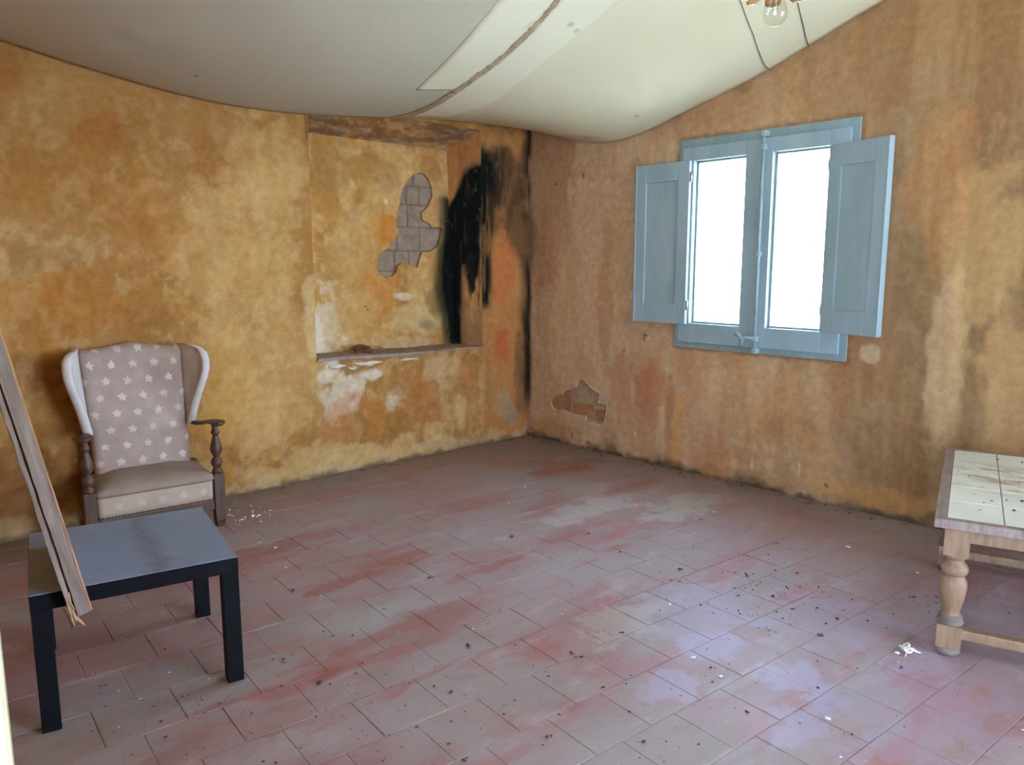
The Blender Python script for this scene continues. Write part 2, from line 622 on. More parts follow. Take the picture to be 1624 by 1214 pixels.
def fbm(u, v, sc=1.0, oct=5, ox=0.0, gain=0.55):
    a, t, s_ = 1.0, 0.0, 0.0
    for i in range(oct):
        t = t + a * vnoise(u * sc * 2 ** i + ox + 17.3 * i, v * sc * 2 ** i + ox * 1.7 + 9.1 * i)
        s_ += a
        a *= gain
    return t / s_


def sst(x, a, b):
    t = np.clip((x - a) / (b - a), 0, 1)
    return t * t * (3 - 2 * t)


def sdf_poly(U, V, poly):
    """signed distance to a closed polygon, negative inside; also the nearest boundary point"""
    n = len(poly)
    best = np.full(U.shape, 1e9)
    bx, by = np.zeros_like(U), np.zeros_like(V)
    inside = np.zeros(U.shape, bool)
    for i in range(n):
        x0, y0 = poly[i]
        x1, y1 = poly[(i + 1) % n]
        ex, ey = x1 - x0, y1 - y0
        t = np.clip(((U - x0) * ex + (V - y0) * ey) / (ex * ex + ey * ey + 1e-12), 0, 1)
        qx, qy = x0 + t * ex, y0 + t * ey
        d = np.hypot(U - qx, V - qy)
        m_ = d < best
        best = np.where(m_, d, best)
        bx, by = np.where(m_, qx, bx), np.where(m_, qy, by)
        c = ((y0 > V) != (y1 > V)) & (U < ex * (V - y0) / (ey if abs(ey) > 1e-12 else 1e-12) + x0)
        inside ^= c
    return np.where(inside, -best, best), bx, by


def lc(c):
    return np.array(lin(c))


def lay(col, mask, c):
    m_ = np.clip(mask, 0, 1)[:, None]
    return col * (1 - m_) + lc(c)[None, :] * m_


def grid_obj(name, us, vs, pos, paint_fn, parent=None, mat=None, holes=(), cuts=(), smooth=True, rough=None):
    """plaster sheet over (us x vs); holes are rectangles, cuts are ragged polygons (poly, depth, normal)"""
    nu, nv = len(us), len(vs)
    U, V = np.meshgrid(us, vs, indexing='ij')
    U, V = U.ravel().copy(), V.ravel().copy()
    idx = np.arange(nu * nv).reshape(nu, nv)
    F = np.stack([idx[:-1, :-1], idx[1:, :-1], idx[1:, 1:], idx[:-1, 1:]], -1).reshape(-1, 4)
    h = float(np.median(np.diff(us)))
    cu, cv = U[F].mean(1), V[F].mean(1)
    keep = np.ones(len(F), bool)
    for (a, b, c, d) in holes:
        keep &= ~((cu > a) & (cu < b) & (cv > c) & (cv < d))
    rims = []
    for poly, depth, nrm in cuts:
        sd, bx, by = sdf_poly(U, V, poly)
        sn = np.abs(sd) < 0.62 * h
        U, V = np.where(sn, bx, U), np.where(sn, by, V)
        sd = np.where(sn, 0.0, sd)
        cu, cv = U[F].mean(1), V[F].mean(1)
        sc, _, _ = sdf_poly(cu, cv, poly)
        gone = (sd[F].max(1) <= 1e-9) & (sc < 0)
        rims.append((gone & keep, depth, nrm))
        keep &= ~gone
    P = pos(U, V)
    colr = paint_fn(U, V)
    extra_v, extra_f, extra_c = [], [], []
    for gone, depth, nrm in rims:
        edges = {}
        for f in F[gone]:
            for k in range(4):
                e = (f[k], f[(k + 1) % 4])
                key = (min(e), max(e))
                edges[key] = edges.get(key, 0) + 1
        mp = {}
        for (a, b), c in edges.items():
            if c != 1:
                continue
            for q in (a, b):
                if q not in mp:
                    mp[q] = len(P) + len(extra_v)
                    extra_v.append(P[q] + np.array(nrm) * depth)
                    extra_c.append(lc((150, 120, 90)))
            extra_f.append((a, b, mp[b], mp[a]))
    F = F[keep]
    allv = np.concatenate([P, np.array(extra_v)]) if extra_v else P
    allc = np.concatenate([colr, np.array(extra_c)]) if extra_c else colr
    used = np.zeros(len(allv), bool)
    used[F.ravel()] = True
    faces = F.tolist() + [list(map(int, f)) for f in extra_f]
    for f in extra_f:
        used[list(f)] = True
    remap = np.cumsum(used) - 1
    faces = [[int(remap[i]) for i in f] for f in faces]
    me = bpy.data.meshes.new(name)
    me.from_pydata(allv[used].tolist(), [], faces)
    at = me.color_attributes.new('paint', 'FLOAT_COLOR', 'POINT')
    rgba = np.ones((int(used.sum()), 4), np.float32)
    rgba[:, :3] = np.clip(allc[used], 0, 1)
    at.data.foreach_set('color', rgba.ravel())
    me.materials.append(mat or M['plaster'])
    sm = np.ones(len(faces), bool)
    sm[len(F):] = False
    me.polygons.foreach_set('use_smooth', sm)
    me.update()
    o = bpy.data.objects.new(name, me)
    COL.objects.link(o)
    if parent is not None:
        o.parent = parent
    return o


def axis(a, b, h, stops=()):
    pts = sorted([a, b] + [s for s in stops if a < s < b])
    out = []
    for p, q in zip(pts[:-1], pts[1:]):
        n = max(1, int(round((q - p) / h)))
        out.extend(np.linspace(p, q, n, endpoint=False).tolist())
    return np.array(out + [b])


# pixel outlines of stains and painted shade on the photograph, turned into metres on the wall they belong to
def pA(l, y=0.0):
    return [(float(q[0]), float(q[2])) for q in (ony(a, b, y) for a, b in l)]


def pB(l):
    return [(float(q[1]), float(q[2])) for q in (onx(a, b, 0.0) for a, b in l)]


def c5(l):
    return [(570 + a * 290 / 1006.0, 250 + b * 350 / 1214.0) for a, b in l]


def pmask(U, V, poly, soft, amp=0.0, sc=12.0, ox=0.0, streak=1.0, grow=0.0):
    d, _, _ = sdf_poly(U, V, poly)
    d = d - grow
    if amp:
        d = d + (fbm(U, V * streak, sc, 4, ox) - 0.5) * amp
    return 1 - sst(d, -soft, soft)


def ell(U, V, c, ru, rv, amp=0.6, sc=9.0, ox=0.0, streak=1.0):
    d = np.hypot((U - c[0]) / ru, (V - c[1]) / rv) + (fbm(U, V * streak, sc, 6, ox, 0.62) - 0.5) * 3.0 * amp
    body = 1 - sst(d, 0.62, 1.05)
    return body * (0.72 + 0.5 * (fbm(U, V * streak, 18.0, 4, ox + 31) - 0.3))


def ochre(U, V, ox=0.0, warm=(168, 118, 58), pale=(186, 144, 90), deep=(148, 94, 46)):
    n1 = fbm(U, V, 1.1, 5, 3 + ox)
    n2 = fbm(U, V * 0.35, 3.2, 5, 21 + ox)
    n3 = fbm(U, V * 0.6, 7.0, 4, 47 + ox)
    col = np.tile(lc(warm), (len(U), 1))
    col = lay(col, sst(n1, 0.46, 0.66) * 0.75, pale)
    col = lay(col, sst(n2, 0.50, 0.70) * 0.65, deep)
    col = lay(col, sst(n3, 0.52, 0.66) * 0.5, pale)
    col = lay(col, sst(fbm(U, V * 0.8, 13.0, 5, 66 + ox, 0.65), 0.53, 0.64) * 0.35, tuple(0.5 * (a + b) for a, b in zip(pale, (236, 206, 160))))
    col = lay(col, sst(fbm(U, V, 5.0, 6, 80 + ox, 0.62), 0.55, 0.66) * 0.32, (142, 90, 44))
    return col


MOULD = (10, 13, 12)
GREEN = (34, 46, 26)
SALT = (222, 206, 176)

REV = c5([(640, 60), (600, 65), (570, 130), (520, 205), (484, 235), (486, 330), (500, 460), (520, 620), (525, 800), (527, 1025), (534, 1030), (541, 800), (545, 600), (560, 545), (585, 560), (600, 640), (625, 650), (640, 640), (650, 520), (640, 450), (664, 300), (664, 60)])
BACKM = c5([(484, 235), (480, 450), (462, 500), (445, 600), (440, 720), (470, 870), (484, 1000), (500, 1028), (535, 1030), (530, 800), (520, 600), (500, 235)])
STRIPM = c5([(664, -10), (790, -20), (815, 60), (800, 130), (765, 220), (725, 265), (712, 400), (700, 520), (718, 740), (700, 800), (680, 780), (676, 600), (664, 300)])
CORN = c5([(905, -60), (921, -60), (921, 1215), (902, 1214), (908, 1000), (892, 880), (915, 700), (895, 560), (840, 470), (800, 380), (790, 300), (830, 230), (880, 130)])
CORNB = c5([(921, -60), (932, -60), (935, 200), (945, 330), (965, 420), (958, 560), (936, 700), (945, 840), (942, 1000), (938, 1215), (921, 1214)])


def paint_A(U, V):
    col = ochre(U, V)
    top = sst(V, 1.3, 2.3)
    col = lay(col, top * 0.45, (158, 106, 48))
    col = lay(col, ell(U, V, pA([(430, 500)])[0], 0.35, 0.8, 0.7, 3, 5) * 0.5, (216, 172, 108))
    for (px, py, ru, rv, s_, c) in [
        (540, 620, 0.22, 0.16, 0.85, SALT), (700, 600, 0.20, 0.14, 0.7, (206, 172, 124)), (620, 640, 0.10, 0.09, 0.7, SALT),
        (600, 650, 0.16, 0.22, 0.75, (184, 116, 52)), (670, 640, 0.18, 0.2, 0.75, (176, 106, 50)), (740, 600, 0.10, 0.2, 0.7, (182, 112, 62)),
        (540, 690, 0.14, 0.22, 0.65, (184, 118, 66)), (690, 680, 0.14, 0.10, 0.7, (214, 176, 116)), (735, 655, 0.07, 0.12, 0.7, (216, 180, 124)),
        (600, 595, 0.10, 0.05, 0.9, (222, 206, 184)), (510, 600, 0.10, 0.06, 0.8, SALT), (495, 500, 0.05, 0.35, 0.6, (220, 190, 134)),
        (590, 722, 0.45, 0.10, 0.75, (212, 176, 118)), (460, 745, 0.35, 0.12, 0.7, (208, 172, 112)), (700, 705, 0.25, 0.08, 0.6, (214, 186, 138)),
        (400, 650, 0.3, 0.3, 0.5, (214, 170, 102)), (345, 640, 0.16, 0.5, 0.45, (194, 136, 56)),
        (330, 400, 0.28, 0.5, 0.55, (214, 168, 104)), (440, 300, 0.18, 0.5, 0.5, (206, 164, 102)), (240, 350, 0.2, 0.3, 0.5, (176, 112, 48)),
        (130, 480, 0.35, 0.15, 0.6, (178, 110, 44)), (40, 500, 0.3, 0.2, 0.5, (182, 124, 50)), (140, 220, 0.18, 0.12, 0.6, (160, 98, 42)),
        (30, 690, 0.35, 0.14, 0.5, (178, 134, 68)), (20, 760, 0.5, 0.14, 0.7, (126, 70, 34)), (60, 800, 0.5, 0.12, 0.6, (112, 66, 36)),  # the two dark brown patches paint the shaded wall low behind the armchair
        (395, 245, 0.12, 0.5, 0.4, (210, 168, 108)), (60, 300, 0.5, 0.2, 0.35, (172, 116, 50))]:
        c0 = pA([(px, py)])[0]
        col = lay(col, ell(U, V, c0, ru, rv, 0.75, 6.5, px * 0.13) * s_, c)
    # strip between niche and corner
    strip = sst(U, -0.47, -0.44)
    col = lay(col, strip * 0.75, (186, 124, 70))
    for (px, py, ru, rv, s_, c) in [(800, 420, 0.14, 0.36, 0.85, (196, 112, 60)), (795, 545, 0.11, 0.16, 0.85, (190, 92, 52)),
                                    (800, 640, 0.12, 0.18, 0.8, (170, 146, 106)), (812, 660, 0.10, 0.10, 0.7, (150, 136, 110)),
                                    (815, 275, 0.10, 0.25, 0.55, (140, 94, 52))]:
        col = lay(col, ell(U, V, pA([(px, py)])[0], ru, rv, 0.5, 6.0, px * 0.2) * s_ * strip, c)
    st = fbm(U, V * 0.12, 34, 3, 71)
    m1 = pmask(U, V, pA(STRIPM), 0.06, 0.12, 9, 3, 0.25, 0.04)
    col = lay(col, m1 * (0.55 + 0.6 * sst(st, 0.35, 0.6)), GREEN)
    col = lay(col, pmask(U, V, pA(STRIPM), 0.035, 0.12, 11, 8, 0.2, 0.025) * (0.35 + 0.65 * sst(st, 0.34, 0.5)) * sst(-U, 0.14, 0.28) * 0.95, MOULD)
    m2 = pmask(U, V, pA(CORN), 0.05, 0.10, 9, 13, 0.3, 0.02)
    col = lay(col, m2 * 0.7, (62, 52, 34))
    col = lay(col, ell(U, V, pA([(800, 300)])[0], 0.20, 0.32, 0.6, 8, 3) * 0.75 * sst(U, -0.45, -0.4), (70, 52, 32))
    col = lay(col, sst(U + 0.11 * (fbm(U, V * 0.5, 8.0, 5, 5) - 0.5), -0.085, -0.004) * sst(fbm(U * 0.3, V, 3.0, 4, 5), 0.25, 0.42) * sst(V, 0.05, 0.4) * 0.95, (24, 26, 22))
    col = lay(col, ell(U, V, pA([(775, 600)])[0], 0.03, 0.35, 0.5, 8) * 0.4, (110, 112, 80))
    col = lay(col, ell(U, V, pA([(822, 590)])[0], 0.05, 0.4, 0.5, 8) * 0.6, (70, 72, 48))
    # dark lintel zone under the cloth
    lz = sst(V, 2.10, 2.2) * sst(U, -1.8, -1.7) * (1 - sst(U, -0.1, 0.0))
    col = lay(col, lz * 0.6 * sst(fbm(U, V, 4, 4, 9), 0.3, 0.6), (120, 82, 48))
    # damp foot of the wall
    foot = 1 - sst(V + (fbm(U, V, 6, 4, 12) - 0.5) * 0.25, 0.0, 0.10)
    col = lay(col, foot * 0.6, (196, 166, 120))
    foot2 = 1 - sst(V + (fbm(U, V, 15, 3, 17) - 0.5) * 0.08, 0.0, 0.035)
    col = lay(col, foot2 * 0.75, (96, 80, 60))
    # hairline crack at the niche edge up to the cloth
    col = lay(col, (np.abs(U + 1.835) < 0.006) * sst(V, 2.05, 2.1) * 0.7, (96, 60, 30))
    return col


def paint_back(U, V):
    col = ochre(U, V, 5.0, (192, 140, 70), (208, 166, 106), (176, 118, 56))
    for (px, py, ru, rv, s_, c) in [
        (520, 300, 0.12, 0.22, 0.6, (172, 118, 56)), (560, 270, 0.5, 0.15, 0.55, (158, 108, 54)), (690, 290, 0.1, 0.3, 0.4, (186, 122, 58)),
        (613, 365, 0.10, 0.11, 0.9, (200, 124, 40)), (600, 470, 0.16, 0.28, 0.6, (202, 132, 60)), (690, 270, 0.12, 0.1, 0.5, (150, 98, 50)),
        (640, 470, 0.12, 0.03, 0.75, SALT), (520, 530, 0.12, 0.30, 0.85, (218, 198, 166)), (660, 510, 0.25, 0.10, 0.7, (214, 182, 128)),
        (505, 550, 0.05, 0.25, 0.9, (228, 214, 190)), (560, 500, 0.2, 0.2, 0.5, (208, 166, 106)), (640, 545, 0.3, 0.05, 0.7, (206, 178, 134)),
        (590, 330, 0.10, 0.3, 0.5, (208, 164, 100)), (560, 400, 0.18, 0.25, 0.5, (196, 150, 90)), (612, 320, 0.02, 0.02, 0.9, SALT),
        (640, 225, 0.4, 0.05, 0.4, (130, 92, 56)), (580, 487, 0.012, 0.012, 1.0, (40, 30, 24)), (583, 492, 0.012, 0.012, 1.0, (40, 30, 24)),
        (690, 480, 0.10, 0.14, 0.5, (120, 112, 76)), (680, 515, 0.08, 0.04, 0.6, (140, 124, 92))]:
        col = lay(col, ell(U, V, pA([(px, py)], 0.24)[0], ru, rv, 0.6, 7.0, px * 0.11) * s_, c)
    P = pA(BACKM, 0.24)
    col = lay(col, pmask(U, V, P, 0.09, 0.12, 7, 4, 0.3, 0.03) * 0.7, (74, 70, 40))
    col = lay(col, pmask(U, V, P, 0.04, 0.08, 9, 4, 0.3, 0.015) * 0.8, (30, 40, 28))
    st = fbm(U, V * 0.12, 40, 3, 31)
    col = lay(col, pmask(U, V, [(a + 0.035, b) for a, b in P], 0.025, 0.06, 12, 9, 0.25, 0.01), MOULD)
    return col


def build_setting():
    h = 0.0125
    NX0, NX1, NZ0, NZ1 = -1.822, -0.466, 0.74, 2.285
    us, vs = axis(XW, 0.0, h, (NX0, NX1, NX1 + 0.03)), axis(0.0, ZC, h, (NZ0, NZ1))

    def posA(U, V):
        y = (fbm(U, V, 1.6, 3, 2) - 0.5) * 0.012 + (fbm(U, V, 9, 3, 6) - 0.5) * 0.004
        panel = sst(U, NX0 + 0.0, NX0 + 0.03) * (1 - sst(U, NX1 + 0.004, NX1 + 0.02)) * (1 - sst(V, NZ0 - 0.02, NZ0))
        y = y * sst(np.minimum(np.abs(U - NX0), np.abs(U - NX1)), 0.0, 0.1) + 0.012 * panel
        y = y * sst(-U, 0.0, 0.1)
        return np.stack([U, y, V], 1)

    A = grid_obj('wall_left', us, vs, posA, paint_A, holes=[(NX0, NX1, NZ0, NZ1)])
    tag(A, 'ochre plaster wall with a recessed niche and black mould in its corner', kind='structure')

    # niche back, with the ragged hole in its plaster
    BL, BRT, BRB, BT, BB = -1.745, -0.585, -0.535, 2.158, 0.738
    hole = c5([(330, 85), (365, 92), (395, 125), (412, 165), (413, 215), (388, 268), (362, 290), (344, 300), (346, 330), (362, 352), (390, 362), (412, 388), (462, 384), (466, 400), (458, 440), (442, 490), (400, 516), (345, 520), (338, 550), (322, 604), (300, 600), (270, 588), (232, 582), (212, 592), (202, 630), (180, 655), (140, 660), (108, 640), (98, 610), (100, 550), (130, 515), (160, 495), (190, 455), (218, 412), (205, 385), (206, 320), (220, 260), (225, 215), (245, 155), (275, 115), (300, 92)])
    hp = pA(hole, 0.24)

    def posBk(U, V):
        t = (V - BB) / (BT - BB)
        u = BL + (U - BL) * ((BRB + (BRT - BRB) * t) - BL) / (BRB - BL)
        k = sst(U, BRB - 0.4, BRB)
        uu = U * (1 - k) + u * k
        y = 0.24 + (fbm(U, V, 3, 3, 8) - 0.5) * 0.008 * (1 - sst(U, BRB - 0.1, BRB))
        return np.stack([uu, y, V], 1)

    hb = 0.008
    bk = grid_obj('niche_back', axis(BL, BRB, hb), axis(BB, BT, hb), posBk, paint_back, A, cuts=[(hp, 0.022, (0, 1, 0))])
    # blocks bared behind the plaster
    def c5z(y_):
        return pA(c5([(300, y_)]), 0.26)[0][1]

    def c5x(x_):
        return pA(c5([(x_, 400)]), 0.26)[0][0]
    rows = [(60, 158, [(180, 300), (300, 440)]), (158, 262, [(180, 262), (262, 330), (330, 440)]), (262, 385, [(180, 266), (266, 440)]),
            (385, 515, [(80, 205), (205, 330), (330, 490)]), (515, 625, [(70, 190), (190, 268), (268, 360)]), (625, 690, [(70, 260)])]
    for y0, y1, cells in rows:
        for x0, x1 in cells:
            j = random.uniform(-0.003, 0.003)
            b = MB().box((c5x(x0) + 0.0035, 0.262 + j, c5z(y1) + 0.0035), (c5x(x1) - 0.0035, 0.31, c5z(y0) - 0.0035))
            o = b.build('brick', M['grey_brick'], A, bevel=0.004, seg=1)
    m_ = MB().box((c5x(60), 0.268, c5z(700)), (c5x(500), 0.30, c5z(50)))
    m_.build('mortar', M['stone_back'], A)

    # right reveal of the niche (splayed)
    def paint_rev(U, V):
        col = ochre(U, V, 9.0, (186, 128, 70), (200, 150, 98), (160, 100, 50))
        # reveal coordinates: U runs front (0) to back (1)
        def prv(l):
            out = []
            for a, b in l:
                # intersection with the reveal plane through the two vertical edges
                p0 = np.array([NX1, 0.0, 0.0])
                n = np.cross(np.array([BRB - NX1 - 0.02, 0.24, 0.0]), np.array([0, 0, 1.0]))
                d = ray(a, b)
                q = CAM + d * (((p0 - CAM) @ n) / (d @ n))
                out.append((float(q[1] / 0.24), float(q[2])))
            return out
        UU = U * 0.25
        P = [(a * 0.25, b) for a, b in prv(REV)]
        st = fbm(UU, V * 0.10, 60, 3, 51)
        up_ = prv([(690, 260)])[0][1]
        col = lay(col, sst(V, 1.9, 2.1) * 0.5, (150, 92, 48))
        col = lay(col, (1 - sst(V, 0.8, 1.1)) * 0.6, (150, 112, 74))
        col = lay(col, pmask(UU, V, P, 0.05, 0.08, 9, 5, 0.3, 0.035) * 0.8, (44, 46, 28))
        col = lay(col, pmask(UU, V, P, 0.02, 0.05, 16, 9, 0.15, 0.022) * (0.8 + 0.3 * sst(st, 0.25, 0.45)), MOULD)
        col = lay(col, (1 - sst(np.abs(UU - 0.25), 0.0, 0.06 + 0.03 * fbm(UU * 0, V, 5, 3, 4))) * sst(V, 0.74, 0.80) * (1 - sst(V, 1.7, 1.9)), MOULD)
        low = pmask(UU, V, [(a * 0.25, b) for a, b in prv(c5([(560, 520), (650, 500), (664, 700), (664, 850), (600, 760)]))], 0.04, 0.1, 12, 3, 0.2)
        col = lay(col, low * sst(st, 0.52, 0.62), (30, 28, 22))
        return col

    def posRev(U, V):
        t = (V - BB) / (BT - BB)
        xb = BRB + (BRT - BRB) * np.clip(t, 0, 1.3)
        x = NX1 + (xb - NX1) * U
        zt = NZ1 + (BT - NZ1) * U
        z = BB + (V - BB) * (zt - BB) / (NZ1 - BB)
        return np.stack([x, 0.24 * U, z], 1)

    grid_obj('niche_reveal', np.linspace(0, 1, 26), axis(BB, NZ1, 0.01), posRev, paint_rev, A)

    def plain(warm, ox):
        def f(U, V):
            c = ochre(U, V, ox, warm)
            c = lay(c, sst(fbm(U, V, 5, 4, ox), 0.5, 0.58) * 0.75, (118, 86, 58))
            c = lay(c, sst(fbm(U, V, 6, 5, ox + 40), 0.57, 0.68) * 0.6, (150, 136, 118))
            return c
        return f

    def posSof(U, V):   # V: 0 front, 1 back
        x0, x1 = NX0 + (BL - NX0) * V, NX1 + (BRT - NX1) * V
        x = x0 + (x1 - x0) * (U - NX0) / (NX1 - NX0)
        return np.stack([x, 0.24 * V, NZ1 + (BT - NZ1) * V], 1)
    grid_obj('niche_soffit', axis(NX0, NX1, 0.015), np.linspace(0, 1, 16), posSof, plain((150, 100, 52), 61), A)

    def posLef(U, V):
        x = NX0 + (BL - NX0) * U
        zt = NZ1 + (BT - NZ1) * U
        return np.stack([x, 0.24 * U, BB + (V - BB) * (zt - BB) / (NZ1 - BB)], 1)
    grid_obj('niche_reveal', np.linspace(0, 1, 10), axis(BB, NZ1, 0.03), posLef, lambda U, V: ochre(U, V, 33), A)

    # shelf slab: uneven, chipped front
    fn = 60
    sb = MB()
    ringT, ringB, bT, bB = [], [], [], []
    for i in range(fn + 1):
        t = i / fn
        x = NX0 - 0.0 + (NX1 - NX0 + 0.03) * t
        zt = 0.757 - 0.016 * t + 0.003 * math.sin(9 * t) + random.uniform(-0.002, 0.002)
        yf = -0.012 + random.uniform(-0.003, 0.003) + (0.016 if 0.02 < t < 0.16 else 0.0)
        th = 0.016 + 0.006 * math.sin(5 * t) + random.uniform(-0.002, 0.002)
        ringT.append((x, yf, zt))
        ringB.append((x, yf + 0.004, zt - th))
        xb = min(max(x, BL), BRB)
        bT.append((xb, 0.245, zt + 0.006))
        bB.append((xb, 0.245, zt - th))
    sb.loft([ringB, ringT, [((a[0] + b[0]) / 2, 0.11, (a[2] + b[2]) / 2 + random.uniform(-0.003, 0.004)) for a, b in zip(ringT, bT)], bT], closed=False, smooth=False)
    sb.loft([ringB, bB], closed=False, smooth=False)
    sh = sb.build('niche_shelf', M['shelf_stone'], A)
    sh['label'] = 'dusty grey stone shelf at the foot of the niche'
    # white plaster lumps left under the shelf edge
    for (px, py, rx, rz) in [(585, 577, 0.10, 0.016), (535, 582, 0.06, 0.014), (650, 570, 0.07, 0.010), (560, 585, 0.03, 0.012)]:
        q = ony(px, py, 0)
        b = MB()
        rg = []
        for j in range(5):
            a = j / 4
            k = math.sqrt(max(0.02, 1 - (a * 1.0) ** 2))
            rg.append([(q[0] + rx * k * math.cos(t) * (1 + 0.25 * math.sin(3 * t + px)), 0.012 - 0.016 * a, q[2] + rz * k * math.sin(t) * (1 + 0.3 * math.cos(5 * t + px))) for t in np.linspace(0, 2 * math.pi, 18, endpoint=False)])
        b.loft(rg)
        b.build('plaster_lump', M['white_plaster'], A)

    # ---------------------------------------------------------------- right wall with window
    WY0, WY1, WZ0, WZ1 = -2.452, -1.42, 0.858, 2.046
    hb6 = lambda l: [(860 + a * 150 / 1301.0, 570 + b * 140 / 1214.0) for a, b in l]
    patch = pB(hb6([(110, 590), (180, 510), (250, 490), (290, 465), (350, 430), (400, 420), (470, 385), (510, 285), (575, 290), (640, 355), (690, 410), (790, 470), (785, 530), (760, 590), (790, 608), (888, 630), (880, 720), (840, 880), (790, 905), (730, 865), (640, 850), (600, 840), (600, 775), (440, 750), (300, 700), (150, 678)]))

    def paint_B(U, V):
        col = ochre(U, V, 13.0, (186, 146, 104), (198, 162, 122), (170, 124, 86))
        col = lay(col, sst(fbm(U, V * 0.25, 3.5, 4, 3), 0.5, 0.68) * 0.55, (178, 112, 76))
        col = lay(col, sst(-U, 1.7, 3.1) * 0.82, (122, 92, 58))  # paint darkened toward the near end to offset strong doorway light
        col = lay(col, (1 - sst(-U, 0.5, 1.8)) * 0.45, (206, 170, 136))  # paint lightened toward the corner to make up for weak light
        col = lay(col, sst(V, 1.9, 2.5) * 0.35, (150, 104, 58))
        for (px, py, ru, rv, s_, c) in [
            (870, 300, 0.25, 0.6, 0.5, (156, 104, 62)), (860, 450, 0.14, 0.5, 0.45, (160, 110, 70)), (905, 470, 0.12, 0.4, 0.4, (196, 146, 92)),
            (960, 470, 0.1, 0.5, 0.5, (176, 116, 74)), (1040, 620, 0.16, 0.25, 0.55, (184, 108, 70)), (985, 600, 0.10, 0.35, 0.45, (182, 112, 80)),
            (1075, 690, 0.05, 0.35, 0.7, (206, 140, 62)), (1060, 690, 0.04, 0.35, 0.6, (160, 86, 50)), (1030, 535, 0.02, 0.07, 0.6, SALT),
            (1130, 600, 0.1, 0.25, 0.5, (206, 168, 122)), (1200, 610, 0.06, 0.2, 0.5, (206, 172, 128)), (1305, 640, 0.10, 0.25, 0.5, (198, 152, 104)),
            (1230, 640, 0.25, 0.3, 0.4, (190, 134, 82)), (1390, 590, 0.08, 0.10, 0.45, (134, 100, 62)), (1440, 770, 0.22, 0.10, 0.55, (132, 94, 54)),
            (1310, 730, 0.12, 0.2, 0.5, (196, 146, 92)), (1500, 560, 0.1, 0.4, 0.45, (216, 180, 132)), (1560, 400, 0.2, 0.6, 0.4, (214, 170, 108)),
            (1480, 300, 0.15, 0.4, 0.4, (190, 124, 70)), (1130, 190, 0.3, 0.12, 0.4, (164, 116, 74)), (1430, 800, 0.5, 0.08, 0.5, (190, 134, 70)),
            (1200, 765, 0.7, 0.06, 0.4, (150, 98, 50)), (880, 690, 0.2, 0.1, 0.6, (176, 124, 60)), (1065, 260, 0.03, 0.12, 0.6, (216, 188, 144)),
            (1380, 560, 0.05, 0.05, 0.5, (222, 196, 156)), (990, 350, 0.03, 0.2, 0.4, (206, 166, 118)), (1600, 620, 0.12, 0.5, 0.4, (206, 160, 100))]:
            col = lay(col, ell(U, V, pB([(px, py)])[0], ru, rv, 0.75, 6.0, px * 0.17, 0.5) * s_, c)
        # vertical wash runs
        run = fbm(U, V * 0.10, 9, 4, 91)
        col = lay(col, sst(run, 0.56, 0.72) * 0.18, (202, 160, 112))
        col = lay(col, sst(1 - run, 0.58, 0.74) * 0.2, (154, 104, 66))
        P = pB(CORNB)
        col = lay(col, pmask(U, V, P, 0.05, 0.10, 8, 6, 0.3) * 0.7, (84, 66, 42))
        col = lay(col, sst(U + 0.08 * (fbm(U, V * 0.5, 8.0, 5, 15) - 0.5), -0.05, -0.002) * sst(fbm(U * 0.3, V, 3.2, 4, 25), 0.24, 0.42) * sst(V, 0.05, 0.4) * 0.9, (28, 27, 22))
        foot = 1 - sst(V + (fbm(U, V, 7, 4, 22) - 0.5) * 0.2, 0.0, 0.06)
        col = lay(col, foot * 0.75, (104, 84, 58))
        foot2 = 1 - sst(V + (fbm(U, V, 18, 3, 27) - 0.5) * 0.10, 0.0, 0.03)
        col = lay(col, foot2 * 0.8, (74, 62, 48))
        # small pits, scratches
        for (px, py, ru, rv) in [(882, 292, 0.022, 0.014), (925, 279, 0.014, 0.02), (1022, 536, 0.012, 0.035), (990, 556, 0.014, 0.014), (934, 702, 0.020, 0.012), (944, 710, 0.010, 0.02), (907, 690, 0.008, 0.03), (1310, 771, 0.014, 0.018), (1026, 532, 0.012, 0.012)]:
            col = lay(col, ell(U, V, pB([(px, py)])[0], ru, rv, 0.4, 30, px) * 0.9, (88, 54, 34))
        for (px, py, rv) in [(1192, 738, 0.04), (1268, 742, 0.05), (1008, 690, 0.03)]:
            col = lay(col, ell(U, V, pB([(px, py)])[0], 0.009, rv, 0.3, 30, px) * 0.8, (218, 184, 140))
        # dirt line round the window casing
        e = np.maximum(np.maximum(-2.502 - U, U + 1.372), np.maximum(0.812 - V, V - 2.106))
        col = lay(col, (1 - sst(np.abs(e - 0.004) + (fbm(U, V, 20, 3, 4) - 0.5) * 0.03, 0.0, 0.018)) * 0.55, (120, 78, 48))
        return col

    def posB(U, V):
        x = (fbm(U, V, 1.5, 3, 42) - 0.5) * 0.014 + (fbm(U, V, 9, 3, 46) - 0.5) * 0.004
        e = np.maximum(np.maximum(-2.55 - U, U + 1.33), np.maximum(0.77 - V, V - 2.15))
        x = x * sst(e, 0.0, 0.15) * sst(-U, 0.0, 0.1)
        return np.stack([x, U, V], 1)

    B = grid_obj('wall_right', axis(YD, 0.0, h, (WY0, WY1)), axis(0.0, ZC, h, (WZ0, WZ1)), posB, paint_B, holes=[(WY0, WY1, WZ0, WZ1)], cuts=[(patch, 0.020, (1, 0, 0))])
    tag(B, 'ochre plaster wall with the shuttered blue window', kind='structure')
    # orange bricks and mortar bared low on the wall
    z6 = lambda y_: pB(hb6([(480, y_)]))[0][1]
    y6 = lambda x_: pB(hb6([(x_, 640)]))[0][0]
